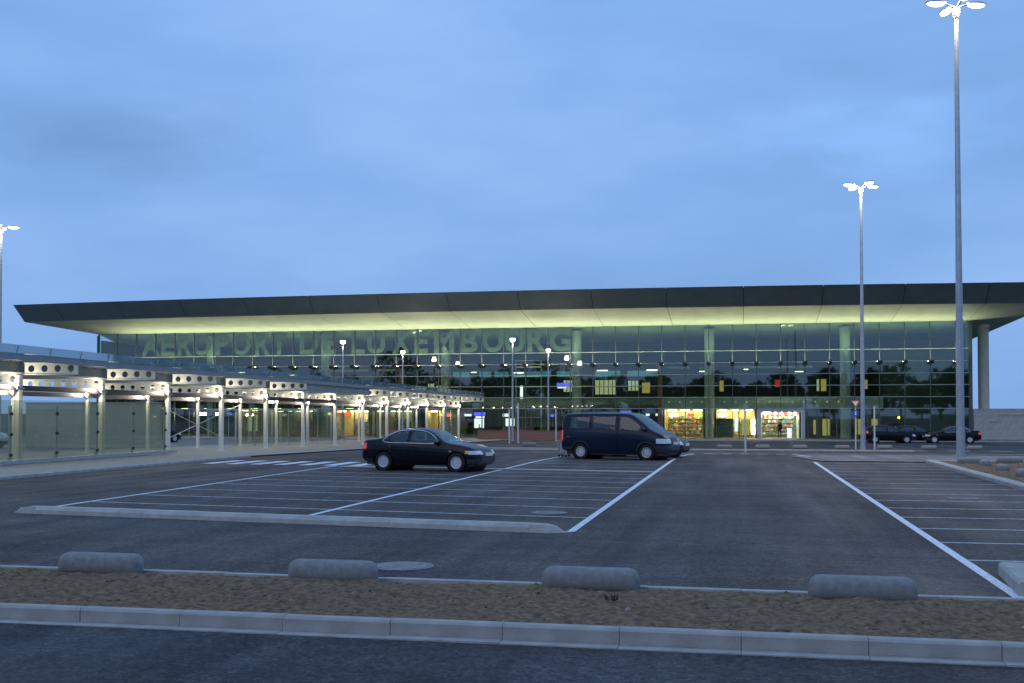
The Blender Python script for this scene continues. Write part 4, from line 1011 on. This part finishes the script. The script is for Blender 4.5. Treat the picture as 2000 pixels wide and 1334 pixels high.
SEDAN = dict(L=4.47,
    top=[(0, .66), (.03, .88), (.1, 1.00), (.3, 1.055), (.62, 1.075), (.78, 1.105), (1.05, 1.25), (1.3, 1.355), (1.6, 1.405), (1.95, 1.415), (2.3, 1.40), (2.55, 1.345), (2.85, 1.20), (3.2, 1.00), (3.36, .955), (3.75, .90), (4.15, .80), (4.33, .71), (4.43, .60), (4.47, .50)],
    bot=[(0, .42), (.08, .31), (.5, .25), (1.4, .19), (3.2, .18), (4.0, .2), (4.35, .22), (4.47, .34)],
    half=[(0, .62), (.05, .72), (.2, .79), (.7, .855), (1.6, .87), (3.0, .868), (3.8, .845), (4.15, .80), (4.35, .72), (4.44, .60), (4.47, .52)],
    belt=[(0, .60), (.1, .93), (.8, .955), (2.0, .93), (3.3, .885), (4.1, .75), (4.47, .48)], tumble=.52,
    doors=[('front_door', [(1.90, .26), (3.16, .26), (3.20, .60), (3.14, .90), (2.80, 1.20), (2.45, 1.36), (1.92, 1.385)]), ('rear_door', [(1.20, .52), (1.36, .28), (1.87, .26), (1.89, 1.385), (1.5, 1.36), (1.26, 1.22), (1.16, .95)])],
    wins=[('quarter_window', [(.93, .965), (1.12, .965), (1.14, 1.215), (1.02, 1.11), (.94, 1.03)]), ('rear_side_window', [(1.17, .965), (1.83, .95), (1.83, 1.345), (1.5, 1.325), (1.3, 1.27), (1.18, 1.225)]),
          ('front_side_window', [(1.93, .95), (2.93, .925), (3.02, .94), (2.75, 1.165), (2.5, 1.28), (2.25, 1.34), (1.93, 1.355)])],
    trim=[(.90, .95), (1.84, .935), (3.08, .91), (2.77, 1.185), (2.52, 1.30), (2.26, 1.36), (1.9, 1.375), (1.5, 1.345), (1.27, 1.285), (1.0, 1.13), (.9, 1.03)],
    ws=(2.58, 3.27, 0), rw=(.74, 1.28), wheels=(.94, 3.67), wr=.315, arch=.37, track=.755, sill=.25, cabfloor=.62, seats=(1.35, 2.1), seath=1.02, steer=2.75, mirror=(.72, .97, .80),
    handles=[(1.35 - 2.235, .80, .868), (2.10 - 2.235, .79, .872)], plate=.62,
    patch=[('tail_lamp', -.1, .26, .72, .93, .46, 2, 'red_lens'), ('headlamp', 4.08, 4.6, .58, .70, .40, 2, 'clear_lens'), ('indicator', 3.98, 4.12, .60, .70, .5, 2, 'amber_lens'),
           ('grille', 4.36, 4.6, .52, .66, -1, .36, 'black_plastic'), ('front_bumper', 4.0, 4.6, .2, .42, -1, 2, 'dark_trim'), ('rear_bumper', -.1, .5, .2, .40, -1, 2, 'dark_trim'), ('side_marker', 3.42, 3.5, .66, .70, .5, 2, 'amber_lens')])
VAN = dict(L=4.89,
    top=[(0, 1.0), (.02, 1.50), (.06, 1.78), (.16, 1.90), (.45, 1.945), (1.5, 1.965), (2.8, 1.955), (3.15, 1.92), (3.4, 1.80), (3.75, 1.56), (4.08, 1.31), (4.2, 1.24), (4.5, 1.10), (4.70, .97), (4.82, .82), (4.87, .68), (4.89, .58)],
    bot=[(0, .46), (.06, .36), (.5, .30), (1.5, .24), (3.5, .24), (4.5, .24), (4.8, .28), (4.89, .42)],
    half=[(0, .80), (.04, .87), (.2, .925), (.8, .95), (3.4, .95), (4.1, .935), (4.5, .88), (4.72, .77), (4.84, .62), (4.89, .52)],
    belt=[(0, .95), (.05, 1.24), (.5, 1.25), (3.3, 1.22), (4.1, 1.12), (4.6, .92), (4.89, .55)], tumble=.20,
    doors=[('front_door', [(2.66, .40), (3.50, .40), (3.62, .9), (3.78, 1.1), (3.80, 1.46), (3.38, 1.76), (3.05, 1.87), (2.66, 1.88)]), ('sliding_door', [(1.44, .36), (2.62, .36), (2.63, 1.88), (1.44, 1.89)])],
    wins=[('rear_side_window', [(.42, 1.29), (1.36, 1.29), (1.36, 1.80), (.46, 1.79)]), ('middle_side_window', [(1.50, 1.29), (2.55, 1.28), (2.55, 1.81), (1.50, 1.81)]),
          ('front_side_window', [(2.74, 1.28), (3.60, 1.20), (3.70, 1.40), (3.34, 1.68), (3.05, 1.80), (2.74, 1.81)])],
    ws=(3.20, 4.10, 0), rw=(-.1, .14), rwz=.04, rwt=1.80, wheels=(.95, 3.95), wr=.335, arch=.395, track=.815, sill=.33, cabfloor=.72, seats=(.9, 1.9, 2.75), seath=1.28, steer=3.45, mirror=(1.42, 1.29, .95),
    handles=[(2.80 - 2.445, 1.02, .95), (2.48 - 2.445, 1.02, .952)], plate=.75, flare=True,
    patch=[('tail_lamp', -.1, .12, .78, 1.22, .68, 2, 'red_lens'), ('headlamp', 4.36, 4.9, .70, .90, .42, 2, 'clear_lens'), ('grille', 4.70, 5, .66, .80, -1, .42, 'dark_trim'),
           ('front_bumper', 4.30, 5, .2, .60, -1, 2, 'dark_trim'), ('rear_bumper', -.1, .50, .2, .52, -1, 2, 'dark_trim')])
HATCH = dict(SEDAN, L=4.15,
    top=[(0, .70), (.04, 1.02), (.2, 1.20), (.42, 1.36), (.7, 1.43), (1.4, 1.47), (2.0, 1.44), (2.35, 1.34), (2.7, 1.17), (3.0, 1.02), (3.2, .97), (3.6, .90), (3.9, .80), (4.05, .68), (4.12, .58), (4.15, .5)],
    bot=[(0, .42), (.08, .31), (.5, .25), (1.4, .19), (3.0, .18), (3.8, .2), (4.0, .22), (4.15, .34)],
    half=[(0, .62), (.05, .72), (.2, .79), (.7, .85), (1.6, .86), (2.8, .86), (3.5, .84), (3.85, .79), (4.05, .70), (4.12, .60), (4.15, .52)],
    belt=[(0, .60), (.1, .93), (.8, .96), (2.0, .94), (3.1, .90), (3.8, .75), (4.15, .48)],
    doors=[('front_door', [(1.75, .26), (2.95, .26), (3.0, .6), (2.9, .9), (2.4, 1.28), (1.77, 1.40)])], trim=None,
    wins=[('rear_side_window', [(.5, .98), (1.68, .97), (1.68, 1.37), (.9, 1.36), (.6, 1.2)]), ('front_side_window', [(1.78, .965), (2.85, .94), (2.45, 1.22), (2.1, 1.35), (1.78, 1.385)])],
    ws=(2.28, 3.05, 0), rw=(.02, .52), wheels=(.75, 3.3), seats=(1.2, 1.9), steer=2.5, mirror=(.62, .98, .80), handles=[(1.95 - 2.075, .8, .865)],
    patch=[('tail_lamp', -.1, .2, .80, 1.02, .46, 2, 'red_lens'), ('headlamp', 3.75, 4.3, .58, .72, .40, 2, 'clear_lens'), ('front_bumper', 3.7, 4.3, .2, .42, -1, 2, 'dark_trim'), ('rear_bumper', -.1, .5, .2, .40, -1, 2, 'dark_trim')])
car('sedan', SEDAN, 'paint_black', (-10.35, 36.1, 0), -.20, 'black four door saloon with chrome window trim parked across the bays', 'car', .016, 14)
car('van', VAN, 'paint_navy', (-4.95, 46.9, zg(46.9)), -.30, 'dark blue passenger van with three side windows parked near the aisle', 'van', .018, 10, name='parked_van')
car('hatch', HATCH, 'paint_dark', (-4.35, 50.6, zg(50.6)), -.25, 'black car half hidden behind the bonnet of the blue van', 'car', .03, 10)
car('hatch', HATCH, 'paint_dark', (12.2, 96.5, zg(96.5)), .1, 'dark hatchback parked beneath the glass beside the white post', 'car', .03, 10)
car('sedan', SEDAN, 'paint_dark', (17.2, 97, zg(97)), 3.1, 'long dark saloon parked beneath the glass behind the tall mast', 'car', .03, 10)
car('hatch', HATCH, 'paint_dark', (14.7, 98.5, zg(98.5)), .06, 'dark car squeezed between two others by the terminal end', 'car', .03, 10)
car('hatch', HATCH, 'paint_silver', (-44.2, 57.0, zg(57)), .4, 'pale blue silver car parked in the yard behind the glass screen', 'car', .03, 10)
car('hatch', HATCH, 'paint_dark', (-44.4, 78.0, zg(78)), 1.2, 'dark car tail showing beside the beige wall behind the canopy', 'car', .03, 10)

# ------------------------------------------------------------------ people
def person(loc, rz, lab, top='cloth_dark', legs='cloth_dark', seated=False, h=1.75):
    t = empty('person', loc, rz); tag(t, lab, 'person'); k = h / 1.75
    def skin(pts, edges, rad, name, m, parent, lev=2, root=0):
        me = bpy.data.meshes.new(name); me.from_pydata([tuple(np.array(p) * k) for p in pts], edges, [])
        o = bpy.data.objects.new(name, me); col.objects.link(o); sm = o.modifiers.new('s', 'SKIN'); sm.use_smooth_shade = True
        for v, r_ in zip(me.skin_vertices[0].data, rad): v.radius = (r_[0] * k, r_[1] * k) if isinstance(r_, tuple) else (r_ * k, r_ * k)
        me.skin_vertices[0].data[root].use_root = True
        sb = o.modifiers.new('b', 'SUBSURF'); sb.levels = lev; sb.render_levels = lev
        bpy.context.view_layer.update(); e_ = bpy.data.meshes.new_from_object(o.evaluated_get(bpy.context.evaluated_depsgraph_get()))
        bpy.data.objects.remove(o); e_.materials.clear(); e_.materials.append(MATS[m]); e_.shade_smooth(); return link(name, e_, parent)
    if not seated:
        P = [(0, 0, .95), (0, 0, 1.15), (0, .01, 1.35), (0, .0, 1.45), (0, 0, 1.53),
             (.10, 0, .90), (.11, .02, .50), (.12, -.01, .09), (.13, .12, .05), (-.10, 0, .90), (-.11, -.04, .50), (-.13, -.10, .09), (-.14, .04, .05),
             (.18, 0, 1.40), (.25, -.02, 1.14), (.22, .14, .96), (.20, .22, .94), (-.18, 0, 1.40), (-.25, -.01, 1.14), (-.24, .10, .92), (-.23, .16, .86)]
    else:
        P = [(0, 0, .50), (0, -.02, .72), (0, .01, .94), (0, .02, 1.04), (0, .03, 1.12),
             (.10, .02, .50), (.12, .42, .50), (.12, .44, .09), (.13, .56, .05), (-.10, .02, .50), (-.12, .42, .50), (-.12, .42, .09), (-.13, .55, .05),
             (.18, 0, .98), (.25, .04, .74), (.20, .28, .72), (.18, .36, .74), (-.18, 0, .98), (-.25, .04, .74), (-.2, .28, .72), (-.18, .36, .74)]
    E_ = [(0, 1), (1, 2), (2, 3), (3, 4), (0, 5), (5, 6), (6, 7), (7, 8), (0, 9), (9, 10), (10, 11), (11, 12), (2, 13), (13, 14), (14, 15), (15, 16), (2, 17), (17, 18), (18, 19), (19, 20)]
    rad = [(.15, .11), (.13, .10), (.16, .11), .06, .05, .09, .065, .045, .05, .09, .065, .045, .05, .065, .05, .04, .035, .065, .05, .04, .035]
    body = skin(P, E_, rad, 'body', top, t)
    hz = P[4][2]; hy = P[4][1]
    hd = MB().sphere((0, hy + .02, hz + .12), .1, 9, (.78, .95, 1.18)).sphere((0, hy + .12, hz + .10), .02, 5, (.8, 1, 1.4)).sphere((.082, hy + .02, hz + .11), .025, 5, (.4, 1, 1.3)).sphere((-.082, hy + .02, hz + .11), .025, 5, (.4, 1, 1.3))
    hd.v = [tuple(np.array(p) * k) for p in hd.v]; ho = hd.build('head', 'skin', t, True)
    hr = MB().sphere((0, hy + .0, hz + .155), .104, 9, (.82, .98, 1.0)); hr.v = [tuple(np.array((p[0], min(p[1], hy + .07), max(p[2], hz + .10))) * k) for p in hr.v]
    hr.build('hair', 'cloth_dark', ho, True)
    for hx, i in ((1, 16), (-1, 20)):                # hands: palm, four fingers and a thumb
        b = Vector(P[i]); d = (Vector(P[i]) - Vector(P[i - 1])).normalized(); sd = Vector((hx, 0, 0))
        mb = MB().tube([b - d * .01, b + d * .04, b + d * .085], [.026, .036, .030], 8)
        up_ = sd.cross(d).normalized()
        for q in range(4):
            o_ = b + d * .08 + up_ * (-.027 + .018 * q); l_ = (.055, .066, .062, .048)[q]
            mb.tube([o_, o_ + d * l_ * .55 - sd * .006, o_ + d * l_ - sd * .022], [.009, .0085, .007], 6)
        mb.tube([b + d * .02 + up_ * .03, b + d * .05 + up_ * .055, b + d * .075 + up_ * .058], [.011, .010, .008], 6)
        mb.v = [tuple(np.array(p) * k) for p in mb.v]; mb.build('hand', 'skin', t, True)
    return t
person((3.95, 115.3, zg(112) + .05), 0.3, 'person in dark clothes standing in the bright shop doorway', h=1.78)
person((-28.3, 119.0, ZB + .03), 2.6, 'seated person in dark clothes silhouetted by a white screen', seated=True)
person((-24.9, 119.0, ZB + .03), -2.5, 'seated person in dark red top before the smaller lit screen', 'cloth_red', seated=True)
def cafe_chair(x, y, rz, lab):
    t = empty('cafe_chair', (x, y, ZB + .02), rz); tag(t, lab, 'chair', 'cafe chairs in the hall')
    MB().box(-.22, .22, -.22, .22, .40, .45).build('seat', 'black_plastic', t); MB().box(-.22, .22, -.26, -.222, .46, .92).build('backrest', 'black_plastic', t)
    for a in (-.2, .2):
        for b in (-.2, .2): MB().box(a - .02, a + .02, b - .02, b + .02, 0, .40).build('leg', 'galvanised', t)
cafe_chair(-28.3, 119.0, 2.6, 'black cafe chair under the person before the white screen'); cafe_chair(-24.9, 119.0, -2.5, 'black cafe chair under the person in dark red')
for x in (-30.2, -27.0, -26.2, -23.6): cafe_chair(x, 118.4, random.uniform(-.5, .5), 'empty black cafe chair in the dark hall behind the glass')
for x, lab in ((-27.4, 'dark cafe counter below the white screen'), (-24.0, 'dark cafe counter next to the lift tower')):
    t = empty('cafe_counter', (x, 117.6, ZB + .02)); tag(t, lab, 'counter')
    MB().box(-1.2, 1.2, -.25, .25, 0, .95).build('front', 'interior_dark', t); MB().box(-1.25, 1.25, -.3, .3, .955, 1.0).build('top', 'dark_trim', t)
# potted shrubs in the hall
for x, lab in ((-29.8, 'potted green shrub behind the glass next to the cafe counter'), (-12.0, 'potted green shrub behind the glass hidden partly by the blue van'), (-20.8, 'leafy potted plant behind the glass at the foot of the lift tower')):
    t = empty('potted_shrub', (x, 117.0, ZB + .02)); tag(t, lab, 'plant')
    MB().lathe([(.22, 0), (.3, .4), (.26, .4), (.2, .3)], 16).build('pot', 'concrete_dark', t)
    lf = MB()
    for _ in range(160):
        c = Vector((random.gauss(0, .2), random.gauss(0, .2), .8 + random.gauss(0, .25))); a = Vector((random.gauss(0, 1), random.gauss(0, 1), random.gauss(0, 1))).normalized(); b = a.orthogonal()
        lf.add([c - a * .07, c + b * .03, c + a * .07, c - b * .03], [(0, 1, 2, 3)])
    lf.build('foliage', 'goods_green', t)
    MB().tube([(0, 0, .3), (0, 0, .8)], .02, 6).build('stem', 'bark', t)

# ------------------------------------------------------------------ woodland across the road behind the viewer (mirrored in the glass wall)
wv = MB(); wt_ = MB()
for i in range(64):
    x = -215 + i * 5.2 + random.uniform(-2, 2); y = -62 + random.uniform(-9, 9); h = random.uniform(9.5, 14.5) * (1.0 if random.random() > .18 else 1.45); rw_ = h * .34
    wt_.tube([(x, y, -.1), (x + random.uniform(-.3, .3), y, h * .7)], [.3, .08], 6)
    for _ in range(420):
        u = rng.normal(size=3); u /= np.linalg.norm(u); r_ = rng.random() ** .4
        c = Vector((x + u[0] * rw_ * r_, y + u[1] * rw_ * r_, h * .58 + u[2] * h * .42 * r_)); s_ = random.uniform(.45, 1.0)
        a = Vector(rng.normal(size=3)).normalized() * s_; b = a.orthogonal().normalized() * s_ * .7
        wv.add([c - a, c + b, c + a, c - b], [(0, 1, 2, 3)])
wd_ = empty('woodland', (-50, -62, 0)); tag(wd_, 'dark belt of trees seen mirrored in the terminal glass', 'woodland', kind='stuff')
for mb, nm, m in ((wv, 'foliage', 'leaf'), (wt_, 'trunks', 'bark')):
    o = mb.build(nm, m, wd_); o.matrix_parent_inverse = Matrix.Translation((50, 62, 0)); o['kind'] = 'stuff'
